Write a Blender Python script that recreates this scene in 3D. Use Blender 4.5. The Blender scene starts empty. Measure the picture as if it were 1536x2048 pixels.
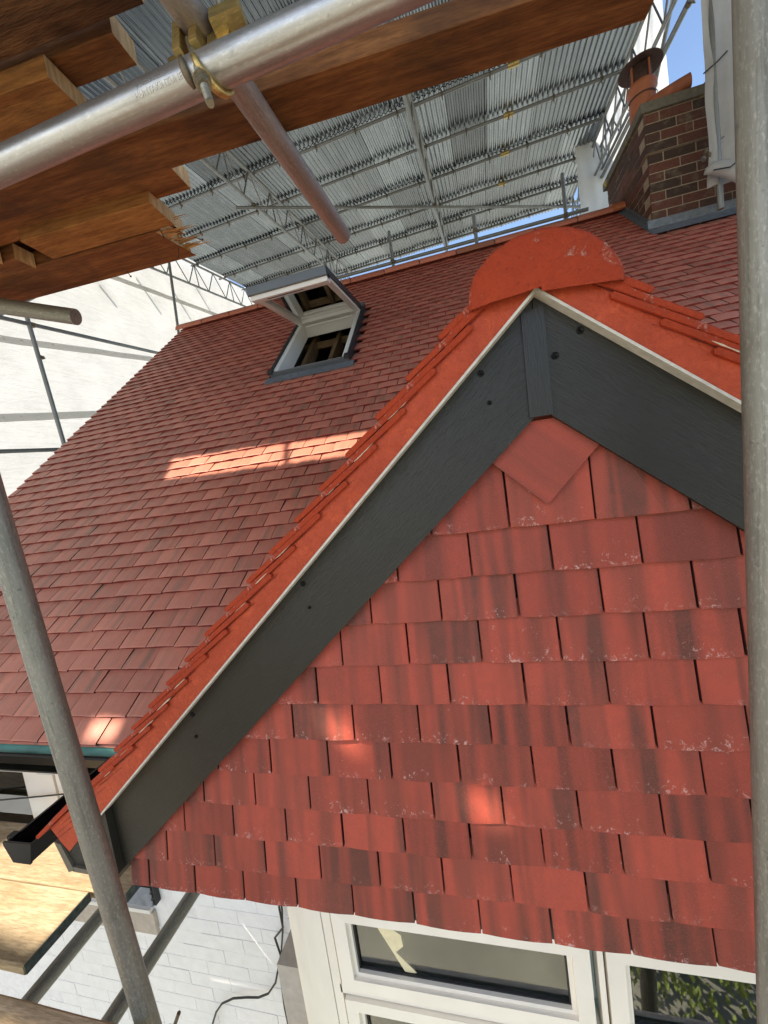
import bpy, math, random
from mathutils import Vector, Matrix, noise
random.seed(7)
PI = math.pi
C = bpy.context.scene.collection
sc = bpy.context.scene
V = Vector

# ------------------------------------------------------------------ camera, world, sun
CAM_R = Matrix(((0.965, 0.114, 0.237), (0.223, 0.125, -0.967), (-0.140, 0.986, 0.095)))
xr = V((0.9649, 0.2232, -0.1395)).normalized()   # placeholder, rebuilt below
AX = V((-3168.0, 376.0, 772.0)); BX = V((178.0, -100.0, 772.0))
yw = BX.normalized(); xw = -AX.normalized(); xw = (xw - xw.dot(yw) * yw).normalized(); zw = -xw.cross(yw)
if zw.y > 0: zw = -zw
cam_right = V((xw.x, yw.x, zw.x)); cam_down = V((xw.y, yw.y, zw.y)); cam_fwd = V((xw.z, yw.z, zw.z))
cam_d = bpy.data.cameras.new('camera'); cam = bpy.data.objects.new('camera', cam_d); C.objects.link(cam)
m = Matrix.Identity(4)
for i in range(3):
    m[i][0] = cam_right[i]; m[i][1] = -cam_down[i]; m[i][2] = -cam_fwd[i]
cam.matrix_world = m
cam_d.sensor_fit = 'VERTICAL'; cam_d.sensor_height = 36.0; cam_d.lens = 772.0 / 2048.0 * 36.0
cam_d.clip_start = 0.01; cam_d.clip_end = 3000
sc.camera = cam

SUN = V((-0.45, -0.50, 0.74)).normalized()
w = bpy.data.worlds.new('World'); sc.world = w; w.use_nodes = True
nt = w.node_tree; nt.nodes.clear()
sky = nt.nodes.new('ShaderNodeTexSky'); sky.sky_type = 'NISHITA'; sky.sun_disc = False
sky.sun_elevation = math.asin(SUN.z); sky.sun_rotation = math.atan2(SUN.x, SUN.y)
sky.air_density = 1.0; sky.dust_density = 1.6; sky.ozone_density = 1.3; sky.altitude = 50
bg = nt.nodes.new('ShaderNodeBackground'); bg.inputs[1].default_value = 0.15
wo = nt.nodes.new('ShaderNodeOutputWorld')
nt.links.new(sky.outputs[0], bg.inputs[0]); nt.links.new(bg.outputs[0], wo.inputs[0])
sd = bpy.data.lights.new('sun', 'SUN'); sd.energy = 5.0; sd.angle = math.radians(0.5); sd.color = (1.0, 0.91, 0.76)
so = bpy.data.objects.new('sun', sd); C.objects.link(so)
so.rotation_euler = SUN.to_track_quat('Z', 'Y').to_euler(); so.location = (-6, -8, 12)
vs = sc.view_settings; vs.view_transform = 'Standard'; vs.look = 'None'; vs.gamma = 1.0; vs.exposure = 1.1
vs.use_curve_mapping = False
sc.cycles.max_bounces = 10; sc.cycles.diffuse_bounces = 5; sc.cycles.transmission_bounces = 8
sc.cycles.caustics_reflective = False; sc.cycles.caustics_refractive = False
sc.cycles.use_denoising = True

# ------------------------------------------------------------------ materials
class NB:
    def __init__(s, name):
        s.m = bpy.data.materials.new(name); s.m.use_nodes = True
        s.t = s.m.node_tree; s.b = s.t.nodes['Principled BSDF']; s.out = s.t.nodes['Material Output']
    def n(s, k, **kw):
        x = s.t.nodes.new(k)
        for a, v in kw.items(): setattr(x, a, v)
        return x
    def l(s, a, b): s.t.links.new(a, b)
    def coord(s, kind='Object', scale=(1, 1, 1), jit=True):
        tc = s.n('ShaderNodeTexCoord'); mp = s.n('ShaderNodeMapping'); mp.inputs['Scale'].default_value = scale
        s.l(tc.outputs[kind], mp.inputs[0])
        if jit:
            oi = s.n('ShaderNodeObjectInfo'); mu = s.n('ShaderNodeMath', operation='MULTIPLY'); mu.inputs[1].default_value = 37.0
            s.l(oi.outputs['Random'], mu.inputs[0]); s.l(mu.outputs[0], mp.inputs['Location'])
        return mp.outputs[0]
    def noise(s, co, scale, detail=3, rough=0.55, dist=0.0):
        x = s.n('ShaderNodeTexNoise'); x.inputs['Scale'].default_value = scale; x.inputs['Detail'].default_value = detail
        x.inputs['Roughness'].default_value = rough; x.inputs['Distortion'].default_value = dist
        if co is not None: s.l(co, x.inputs['Vector'])
        return x.outputs['Fac']
    def ramp(s, f, stops):
        r = s.n('ShaderNodeValToRGB'); e = r.color_ramp.elements
        while len(e) < len(stops): e.new(0.5)
        for el, (p, c) in zip(e, stops):
            el.position = p; el.color = (c, c, c, 1) if not isinstance(c, tuple) else (*c, 1)
        s.l(f, r.inputs[0]); return r.outputs[0]
    def mix(s, f, a, b, mode='MIX'):
        x = s.n('ShaderNodeMix', data_type='RGBA', blend_type=mode)
        for i, v in ((0, f), (6, a), (7, b)):
            if isinstance(v, (int, float)): x.inputs[i].default_value = v if i == 0 else (v, v, v, 1)
            elif isinstance(v, tuple): x.inputs[i].default_value = (*v, 1)
            else: s.l(v, x.inputs[i])
        return x.outputs[2]
    def math(s, op, a, b=0.0):
        x = s.n('ShaderNodeMath', operation=op)
        for i, v in ((0, a), (1, b)):
            if isinstance(v, (int, float)): x.inputs[i].default_value = v
            else: s.l(v, x.inputs[i])
        return x.outputs[0]
    def bump(s, h, dist=0.002, strength=1.0, nrm=None):
        x = s.n('ShaderNodeBump'); x.inputs['Distance'].default_value = dist; x.inputs['Strength'].default_value = strength
        s.l(h, x.inputs['Height'])
        if nrm is not None: s.l(nrm, x.inputs['Normal'])
        s.l(x.outputs[0], s.b.inputs['Normal']); return x.outputs[0]
    def set(s, color=None, rough=None, metal=None, spec=None):
        for k, v in (('Base Color', color), ('Roughness', rough), ('Metallic', metal), ('Specular IOR Level', spec)):
            if v is None: continue
            i = s.b.inputs[k]
            if isinstance(v, (int, float)): i.default_value = v
            elif isinstance(v, tuple): i.default_value = (*v, 1)
            else: s.l(v, i)
        return s.m

def simple(name, col, rough=0.5, metal=0.0, var=0.15, scale=20.0, bump=0.0, spec=0.5):
    b = NB(name); co = b.coord()
    f = b.noise(co, scale, 5); g = b.noise(co, scale * 0.13, 3)
    c = b.mix(b.ramp(f, [(0.3, 0.0), (0.7, 1.0)]), tuple(x * (1 - var) for x in col), tuple(min(1, x * (1 + var)) for x in col))
    c = b.mix(b.ramp(g, [(0.35, 0.0), (0.7, 0.35)]), c, tuple(x * (1 - 1.6 * var) for x in col))
    if bump: b.bump(f, bump)
    return b.set(c, rough, metal, spec)

def wood(name, a, d, ax=0, gl=1.0, rough=0.8, fuzz=0.0012, dirt=(0.05, 0.03, 0.02), dirt_amt=0.5):
    b = NB(name)
    scl = [26.0, 26.0, 26.0]; scl[ax] = 2.6
    co = b.coord('Object', tuple(scl)); co2 = b.coord('Object', (3, 3, 3)); s3 = [160.0] * 3; s3[ax] = 20.0
    co3 = b.coord('Object', tuple(s3))
    g = b.noise(co, 1.0 * gl, 4, 0.6, 0.8); f = b.noise(co3, 1.0, 3, 0.7); k = b.noise(co2, 1.2, 4, 0.6, 0.4)
    c = b.mix(b.ramp(g, [(0.33, 0.0), (0.66, 1.0)]), a, d)
    c = b.mix(b.math('MULTIPLY', b.ramp(f, [(0.35, 1.0), (0.6, 0.0)]), 0.55), c, tuple(x * 0.45 for x in d))
    c = b.mix(b.math('MULTIPLY', b.ramp(k, [(0.5, 0.0), (0.72, 1.0)]), dirt_amt), c, dirt)
    b.bump(b.math('ADD', f, b.math('MULTIPLY', g, 0.8)), fuzz)
    oi = b.n('ShaderNodeObjectInfo'); c = b.mix(1.0, c, b.ramp(oi.outputs['Random'], [(0.0, 0.62), (1.0, 1.3)]), 'MULTIPLY')
    vk = b.n('ShaderNodeTexVoronoi'); vk.feature = 'DISTANCE_TO_EDGE' if False else 'F1'; s5 = [7.0] * 3; s5[ax] = 3.0; vk.inputs['Scale'].default_value = 1.0; b.l(b.coord('Object', tuple(s5)), vk.inputs['Vector'])
    c = b.mix(b.ramp(vk.outputs['Distance'], [(0.05, 0.8), (0.13, 0.0)]), c, tuple(x * 0.28 for x in d))
    return b.set(c, rough, 0, 0.25)

M = {}
M['wood_dark'] = wood('treated_batten', (0.34, 0.145, 0.050), (0.17, 0.062, 0.022), dirt_amt=0.75, fuzz=0.0022)
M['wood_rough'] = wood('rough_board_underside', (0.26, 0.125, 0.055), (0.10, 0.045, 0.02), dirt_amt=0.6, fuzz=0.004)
M['wood_orange'] = wood('newer_orange_batten', (0.60, 0.28, 0.085), (0.36, 0.14, 0.04), dirt_amt=0.5, fuzz=0.002)
M['wood_end'] = wood('sawn_end_grain', (0.85, 0.60, 0.32), (0.68, 0.44, 0.21), ax=2, dirt_amt=0.15)
M['wood_fresh'] = wood('fresh_split_wood', (0.72, 0.42, 0.16), (0.50, 0.24, 0.08), dirt_amt=0.25)
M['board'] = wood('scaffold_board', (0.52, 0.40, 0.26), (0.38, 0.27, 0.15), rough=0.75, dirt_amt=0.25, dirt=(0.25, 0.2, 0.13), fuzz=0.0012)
M['board_end'] = simple('green_black_end_paint', (0.045, 0.065, 0.062), 0.6, 0, 0.8, 60, 0.002)
M['loft_wood'] = wood('loft_timber', (0.20, 0.13, 0.065), (0.14, 0.085, 0.04))

def galv(name, col, metal, r0, r1, scr=1.0):
    b = NB(name); co = b.coord('Object', (3, 40, 40)); c2 = b.coord('Object', (60, 60, 60)); c3 = b.coord('Object', (9, 9, 9)); c4 = b.coord('Object', (220, 18, 18))
    a = b.noise(co, 1.0, 5, 0.65); s = b.noise(c2, 1.0, 6, 0.75); p = b.noise(c3, 1.0, 4, 0.6, 0.5); x = b.noise(c4, 1.0, 2)
    c = b.mix(b.ramp(a, [(0.3, 0.0), (0.7, 1.0)]), tuple(v * 0.78 for v in col), tuple(min(1, v * 1.12) for v in col))
    c = b.mix(b.ramp(s, [(0.60, 0.0), (0.70, 0.75 * scr)]), c, tuple(v * 0.30 for v in col))
    c = b.mix(b.ramp(p, [(0.52, 0.0), (0.75, 0.45)]), c, tuple(v * q for v, q in zip(col, (0.62, 0.55, 0.46))))
    st = b.noise(b.coord('Object', (5, 130, 130)), 1.0, 4, 0.7); sk = b.noise(b.coord('Object', (90, 260, 260)), 1.0, 4, 0.7)
    c = b.mix(b.ramp(st, [(0.50, 0.0), (0.66, 0.55 * scr)]), c, tuple(v * 0.42 for v in col))
    c = b.mix(b.ramp(sk, [(0.52, 0.0), (0.70, 0.6 * scr)]), c, tuple(min(1, v * 1.7) for v in col))
    r = b.n('ShaderNodeMapRange'); r.inputs[3].default_value = r0; r.inputs[4].default_value = r1; b.l(p, r.inputs[0])
    b.bump(b.math('ADD', s, b.math('MULTIPLY', x, 0.6)), 0.0006, 0.7)
    return b.set(c, r.outputs[0], metal, 0.5)
M['tube'] = galv('galvanised_tube', (0.48, 0.47, 0.455), 0.8, 0.24, 0.5, 0.5)
M['tube_old'] = galv('weathered_tube', (0.27, 0.26, 0.215), 0.35, 0.36, 0.65, 1.0)
M['tube_brown'] = galv('brown_stained_tube', (0.36, 0.31, 0.285), 0.5, 0.35, 0.6, 0.7)
M['tube_thin'] = galv('dull_tube', (0.26, 0.265, 0.26), 0.5, 0.4, 0.6, 0.5)
M['tube_in'] = simple('tube_inside', (0.03, 0.028, 0.025), 0.9)
M['gold'] = galv('zinc_plated_coupler', (0.62, 0.45, 0.17), 0.85, 0.3, 0.55, 0.9)
M['clamp'] = galv('rusty_coupler', (0.19, 0.15, 0.10), 0.6, 0.45, 0.7, 0.9)
M['bolt'] = galv('oiled_bolt', (0.34, 0.31, 0.23), 0.75, 0.35, 0.6, 0.9)

def corr(name, col, metal=0.7):
    b = NB(name); co = b.coord('Object', (9, 1.3, 3)); c2 = b.coord('Object', (34, 7, 20)); oi = b.n('ShaderNodeObjectInfo')
    a = b.noise(co, 1.0, 6, 0.7, 0.4); s = b.noise(c2, 1.0, 5, 0.75)
    c = b.mix(b.ramp(a, [(0.48, 0.0), (0.75, 0.7)]), col, tuple(min(1, v * 1.7) for v in col))
    c = b.mix(b.ramp(s, [(0.62, 0.0), (0.85, 0.3)]), c, tuple(min(1, v * 1.9) for v in col))
    c = b.mix(1.0, c, b.ramp(oi.outputs['Random'], [(0.0, 0.55), (0.6, 0.95), (1.0, 1.3)]), 'MULTIPLY')
    r = b.n('ShaderNodeMapRange'); r.inputs[3].default_value = 0.10; r.inputs[4].default_value = 0.30; b.l(a, r.inputs[0])
    b.bump(s, 0.0002)
    return b.set(c, r.outputs[0], metal, 0.5)
M['corr'] = corr('galvanised_corrugated_sheet', (0.20, 0.225, 0.255), 0.9)

def tile_mat(name, base, dark, brown, flecks, satin, lo=0.44):
    b = NB(name)
    uv = b.n('ShaderNodeUVMap'); uv.uv_map = 'UVMap'; sx = b.n('ShaderNodeSeparateXYZ'); b.l(uv.outputs[0], sx.inputs[0])
    oi = b.n('ShaderNodeObjectInfo'); at = b.n('ShaderNodeAttribute'); at.attribute_name = 'rnd'
    rnd = b.math('FRACT', b.math('ADD', oi.outputs['Random'], at.outputs['Fac']))
    cx = b.n('ShaderNodeCombineXYZ'); b.l(b.math('MULTIPLY', sx.outputs[0], 19.0), cx.inputs[0])
    b.l(b.math('MULTIPLY', sx.outputs[1], 1.2), cx.inputs[1]); b.l(b.math('MULTIPLY', rnd, 91.0), cx.inputs[2])
    st = b.noise(cx.outputs[0], 1.0, 2, 0.5, 0.15)
    cy = b.n('ShaderNodeCombineXYZ'); b.l(sx.outputs[0], cy.inputs[0]); b.l(sx.outputs[1], cy.inputs[1]); b.l(b.math('MULTIPLY', rnd, 17.0), cy.inputs[2])
    sp = b.noise(cy.outputs[0], 620.0, 2, 0.6); mo = b.noise(cy.outputs[0], 30.0, 4, 0.6); ck = b.noise(cy.outputs[0], 85.0, 6, 0.8, 0.5)
    r2 = b.math('FRACT', b.math('MULTIPLY', rnd, 7.31))
    amt = b.ramp(r2, [(0.1, 0.6), (0.6, 1.0)])
    c = b.mix(b.math('MULTIPLY', b.ramp(st, [(lo, 0.0), (lo + 0.20, 0.9)]), amt), base, dark)
    c = b.mix(b.ramp(mo, [(0.4, 0.0), (0.75, 0.4)]), c, brown)
    c = b.mix(1.0, c, b.ramp(rnd, [(0.0, 0.80), (0.5, 1.0), (1.0, 1.14)]), 'MULTIPLY')
    c = b.mix(b.ramp(sp, [(0.50, 0.0), (0.75, 0.28)]), c, tuple(min(1, v * 1.9 + 0.02) for v in base))
    c = b.mix(b.ramp(sp, [(0.28, 0.35), (0.42, 0.0)]), c, tuple(v * 0.4 for v in base))
    if flecks:
        low = b.ramp(sx.outputs[1], [(0.003, 1.0), (0.045, 0.0)])
        r3 = b.math('MULTIPLY', b.math('FRACT', b.math('MULTIPLY', rnd, 13.7)), b.ramp(b.noise(cy.outputs[0], 16.0, 2, 0.5), [(0.42, 0.1), (0.60, 1.0)]))
        k = b.math('MULTIPLY', b.ramp(b.math('ADD', ck, b.math('MULTIPLY', low, 0.10)), [(0.635, 0.0), (0.70, 0.9)]), b.ramp(r3, [(0.1, 0.0), (0.6, 1.0)]))
        c = b.mix(k, c, (0.62, 0.36, 0.30))
    b.bump(b.math('ADD', b.math('MULTIPLY', sp, 0.6), mo), 0.0011)
    return b.set(c, satin, 0, 0.45)
M['roof_tile'] = tile_mat('roof_tile_red', (0.56, 0.185, 0.120), (0.25, 0.145, 0.095), (0.40, 0.16, 0.110), False, 0.46, 0.50)
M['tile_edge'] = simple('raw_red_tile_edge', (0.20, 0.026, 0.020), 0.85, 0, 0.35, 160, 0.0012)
M['tile_side'] = simple('shaded_raw_tile_side', (0.05, 0.012, 0.009), 0.9, 0, 0.3, 120)  # joint shade painted into the side colour
M['wall_tile'] = tile_mat('hung_tile_red', (0.42, 0.070, 0.039), (0.090, 0.038, 0.025), (0.26, 0.056, 0.034), True, 0.66, 0.41)

b = NB('orange_red_masonry_paint'); co = b.coord('Object', (1, 1, 1), jit=False)
f = b.noise(co, 170, 4, 0.7); g = b.noise(co, 9, 4, 0.6); k = b.noise(b.coord('Object', (30, 8, 30), jit=False), 1.0, 6, 0.8, 0.6)
c = b.mix(b.ramp(g, [(0.35, 0.0), (0.7, 1.0)]), (0.55, 0.078, 0.022), (0.44, 0.058, 0.017))
c = b.mix(b.ramp(f, [(0.30, 0.5), (0.45, 0.0)]), c, (0.22, 0.030, 0.012))
c = b.mix(b.ramp(k, [(0.73, 0.0), (0.76, 0.9)]), c, (0.72, 0.50, 0.36))
q = b.noise(b.coord('Object', (1, 1, 1), jit=False), 38, 5, 0.7, 1.0)
c = b.mix(b.ramp(q, [(0.38, 0.0), (0.62, 0.5)]), c, (0.36, 0.046, 0.015))
c = b.mix(b.ramp(q, [(0.30, 0.5), (0.40, 0.0)]), c, (0.66, 0.13, 0.045))
b.bump(b.math('ADD', b.math('MULTIPLY', f, 0.6), b.math('MULTIPLY', q, 1.6)), 0.0028); M['paint'] = b.set(c, 0.62, 0, 0.4)
b = NB('rough_painted_mortar'); co = b.coord('Object', (1, 1, 1), jit=False)
f = b.noise(co, 110, 6, 0.75); g = b.noise(co, 17, 6, 0.75, 0.6)
c = b.mix(b.ramp(g, [(0.35, 0.0), (0.7, 1.0)]), (0.50, 0.062, 0.018), (0.38, 0.044, 0.014))
c = b.mix(b.ramp(f, [(0.30, 0.6), (0.44, 0.0)]), c, (0.12, 0.018, 0.010))
c = b.mix(b.math('MULTIPLY', b.ramp(g, [(0.60, 0.0), (0.65, 1.0)]), b.ramp(f, [(0.45, 0.0), (0.6, 0.7)])), c, (0.66, 0.42, 0.33))
b.bump(b.math('ADD', f, g), 0.0055); M['mortar'] = b.set(c, 0.75, 0, 0.3)
M['crack'] = simple('dark_open_crack', (0.05, 0.010, 0.006), 0.95)
M['mortar_bare'] = simple('bare_pale_mortar', (0.62, 0.50, 0.36), 0.9, 0, 0.2, 60, 0.002)

b = NB('anthracite_woodgrain_pvc'); co = b.coord('Object', (22, 260, 260)); c2 = b.coord('Object', (3, 5, 5))
g = b.noise(co, 1.0, 3, 0.6, 1.4); h = b.noise(c2, 1.0, 4)
c = b.mix(b.ramp(h, [(0.3, 0.0), (0.75, 1.0)]), (0.013, 0.012, 0.008), (0.022, 0.020, 0.015))
r = b.n('ShaderNodeMapRange'); r.inputs[3].default_value = 0.30; r.inputs[4].default_value = 0.46; b.l(h, r.inputs[0])
b.bump(g, 0.0014, 1.0); M['pvc_grey'] = b.set(c, r.outputs[0], 0, 0.42)
M['pvc_black'] = simple('black_pvc', (0.006, 0.006, 0.006), 0.42, 0, 0.2, 8, 0, 0.18)
M['strip'] = simple('cement_board_edge', (0.62, 0.58, 0.50), 0.8, 0, 0.15, 50, 0.0006)
M['upvc'] = simple('white_upvc', (0.88, 0.81, 0.69), 0.32, 0, 0.05, 6)
M['gasket'] = simple('black_rubber_gasket', (0.015, 0.015, 0.016), 0.5)
M['spacer'] = simple('grey_spacer_bar', (0.30, 0.30, 0.30), 0.4, 0.3)
M['render'] = simple('grey_white_render', (0.62, 0.61, 0.58), 0.85, 0, 0.12, 14, 0.001)
M['beige'] = simple('dusty_beige_ledge', (0.50, 0.44, 0.38), 0.85, 0, 0.15, 25, 0.001)
M['felt'] = simple('green_underlay', (0.12, 0.36, 0.28), 0.55, 0, 0.25, 9, 0.002)
M['wbrick'] = simple('white_painted_brick', (0.88, 0.88, 0.90), 0.7, 0, 0.04, 22, 0.006)
M['wjoint'] = simple('white_painted_joint', (0.84, 0.84, 0.86), 0.8, 0, 0.08, 40, 0.002)
def brick_mat(name, a, d, lich):
    b = NB(name); oi = b.n('ShaderNodeObjectInfo'); co = b.coord()
    c = b.mix(b.ramp(oi.outputs['Random'], [(0.1, 0.0), (0.85, 1.0)]), a, d)
    f = b.noise(co, 45, 6, 0.75); g = b.noise(co, 12, 4)
    c = b.mix(b.ramp(f, [(0.35, 0.5), (0.55, 0.0)]), c, tuple(v * 0.45 for v in d))
    c = b.mix(b.ramp(g, [(0.55, 0.0), (0.75, lich)]), c, (0.26, 0.24, 0.16))
    b.bump(f, 0.003); return b.set(c, 0.85, 0, 0.3)
M['brick'] = brick_mat('chimney_brick', (0.145, 0.055, 0.038), (0.065, 0.040, 0.031), 0.4)
M['brick_red'] = brick_mat('red_brick', (0.30, 0.075, 0.045), (0.22, 0.055, 0.04), 0.1)
M['joint'] = simple('sandy_mortar_joint', (0.35, 0.28, 0.20), 0.9, 0, 0.25, 70, 0.002)
b = NB('lichened_chimney_cap'); co = b.coord(); f = b.noise(co, 30, 6, 0.8); g = b.noise(co, 5, 4)
c = b.mix(b.ramp(f, [(0.3, 0.0), (0.7, 1.0)]), (0.10, 0.09, 0.07), (0.19, 0.17, 0.13))
c = b.mix(b.ramp(f, [(0.64, 0.0), (0.70, 0.9)]), c, (0.42, 0.40, 0.34))
c = b.mix(b.ramp(g, [(0.62, 0.0), (0.66, 0.9)]), c, (0.50, 0.38, 0.06))
b.bump(f, 0.004); M['cap'] = b.set(c, 0.9, 0, 0.3)
M['lead'] = simple('lead_flashing', (0.20, 0.22, 0.25), 0.45, 0.35, 0.25, 25, 0.002)
M['terra'] = simple('terracotta_pot', (0.42, 0.135, 0.06), 0.6, 0, 0.2, 12, 0.001)
M['rust'] = simple('rusty_dark_steel', (0.10, 0.055, 0.045), 0.7, 0.3, 0.3, 30, 0.001)
M['dark_clay'] = simple('sooty_clay', (0.09, 0.085, 0.075), 0.85, 0, 0.3, 25, 0.002)
M['grey_alu'] = simple('grey_painted_aluminium', (0.115, 0.125, 0.135), 0.35, 0.4, 0.08, 6)
M['dark_rubber'] = simple('dark_side_cover', (0.02, 0.02, 0.022), 0.5)
M['white_paint'] = simple('white_painted_timber', (0.80, 0.78, 0.75), 0.35, 0, 0.04, 6)
M['black_cable'] = simple('black_cable', (0.012, 0.012, 0.012), 0.45)
M['tape'] = simple('cream_masking_tape', (0.78, 0.68, 0.42), 0.7, 0, 0.1, 40, 0.0006)
M['interior'] = simple('interior_wall', (0.24, 0.29, 0.26), 0.9)
M['tan'] = simple('tan_stained_board', (0.17, 0.145, 0.10), 0.7, 0, 0.2, 20)
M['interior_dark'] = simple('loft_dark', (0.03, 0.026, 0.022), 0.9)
M['blind'] = simple('interior_blind', (0.74, 0.84, 0.79), 0.8, 0, 0.08, 9)  # pale tone painted in for reflections on the window glass
M['blind_dark'] = simple('interior_reveal', (0.34, 0.33, 0.28), 0.8, 0, 0.2, 12)  # darker patches of the same painted reflections
M['ground'] = simple('paving', (0.34, 0.335, 0.27), 0.9, 0, 0.2, 1.5, 0.004)
M['leaf'] = simple('leaf_green', (0.075, 0.11, 0.03), 0.6, 0, 0.5, 3)
M['leaf_light'] = simple('yellow_green_leaf', (0.26, 0.34, 0.08), 0.6, 0, 0.5, 3)
M['bark'] = simple('bark', (0.10, 0.075, 0.05), 0.9, 0, 0.3, 20, 0.01)

def glass(name, tint, refl):
    b = NB(name); b.t.nodes.remove(b.b)
    tr = b.n('ShaderNodeBsdfTransparent'); tr.inputs[0].default_value = (*tint, 1)
    gl = b.n('ShaderNodeBsdfGlossy'); gl.inputs['Roughness'].default_value = 0.015
    fr = b.n('ShaderNodeFresnel'); fr.inputs[0].default_value = 1.5
    f = b.math('MINIMUM', b.math('ADD', b.math('MULTIPLY', fr.outputs[0], 1.6), refl), 1.0)
    mx = b.n('ShaderNodeMixShader'); b.l(f, mx.inputs[0]); b.l(tr.outputs[0], mx.inputs[1]); b.l(gl.outputs[0], mx.inputs[2])
    b.l(mx.outputs[0], b.out.inputs[0]); return b.m
M['glass'] = glass('window_glass', (0.84, 0.90, 0.87), 0.13)
M['glass_sash'] = glass('sash_glass', (0.55, 0.53, 0.50), 0.12)

b = NB('white_scaffold_sheeting'); b.t.nodes.remove(b.b)
co = b.coord('Object', (1, 1, 1), jit=False); f = b.noise(b.coord('Object', (2, 60, 60), jit=False), 1.0, 3); g = b.noise(co, 2.2, 5, 0.6)
c = b.mix(b.ramp(g, [(0.3, 0.0), (0.75, 1.0)]), (0.66, 0.655, 0.64), (0.56, 0.555, 0.545))
df = b.n('ShaderNodeBsdfDiffuse'); tl = b.n('ShaderNodeBsdfTranslucent'); b.l(c, df.inputs[0]); b.l(c, tl.inputs[0])
bp = b.n('ShaderNodeBump'); bp.inputs['Distance'].default_value = 0.016; w2 = b.noise(b.coord('Object', (1, 1.2, 9), jit=False), 1.6, 5, 0.6, 0.8); b.l(b.math('ADD', b.math('ADD', g, b.math('MULTIPLY', w2, 0.45)), b.math('MULTIPLY', f, 0.2)), bp.inputs['Height'])
b.l(bp.outputs[0], df.inputs['Normal']); b.l(bp.outputs[0], tl.inputs['Normal'])
mx = b.n('ShaderNodeMixShader'); mx.inputs[0].default_value = 0.5; b.l(df.outputs[0], mx.inputs[1]); b.l(tl.outputs[0], mx.inputs[2])
b.l(mx.outputs[0], b.out.inputs[0]); M['sheet'] = b.m
b = NB('sheeting_eyelet_band'); b.t.nodes.remove(b.b)
df = b.n('ShaderNodeBsdfDiffuse'); tl = b.n('ShaderNodeBsdfTranslucent'); df.inputs[0].default_value = (0.72, 0.71, 0.69, 1); tl.inputs[0].default_value = (0.58, 0.56, 0.53, 1)
mx = b.n('ShaderNodeMixShader'); mx.inputs[0].default_value = 0.45; b.l(df.outputs[0], mx.inputs[1]); b.l(tl.outputs[0], mx.inputs[2])
b.l(mx.outputs[0], b.out.inputs[0]); M['sheet_band'] = b.m

# ------------------------------------------------------------------ mesh helpers
WM = {}
def frame(o, x=(1, 0, 0), z=(0, 0, 1)):
    """frame with origin o, local x along x, local z near z"""
    x = V(x).normalized(); z = V(z); y = z.cross(x).normalized(); z = x.cross(y)
    mm = Matrix.Identity(4)
    for i in range(3): mm[i][0] = x[i]; mm[i][1] = y[i]; mm[i][2] = z[i]; mm[i][3] = o[i]
    return mm

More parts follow.
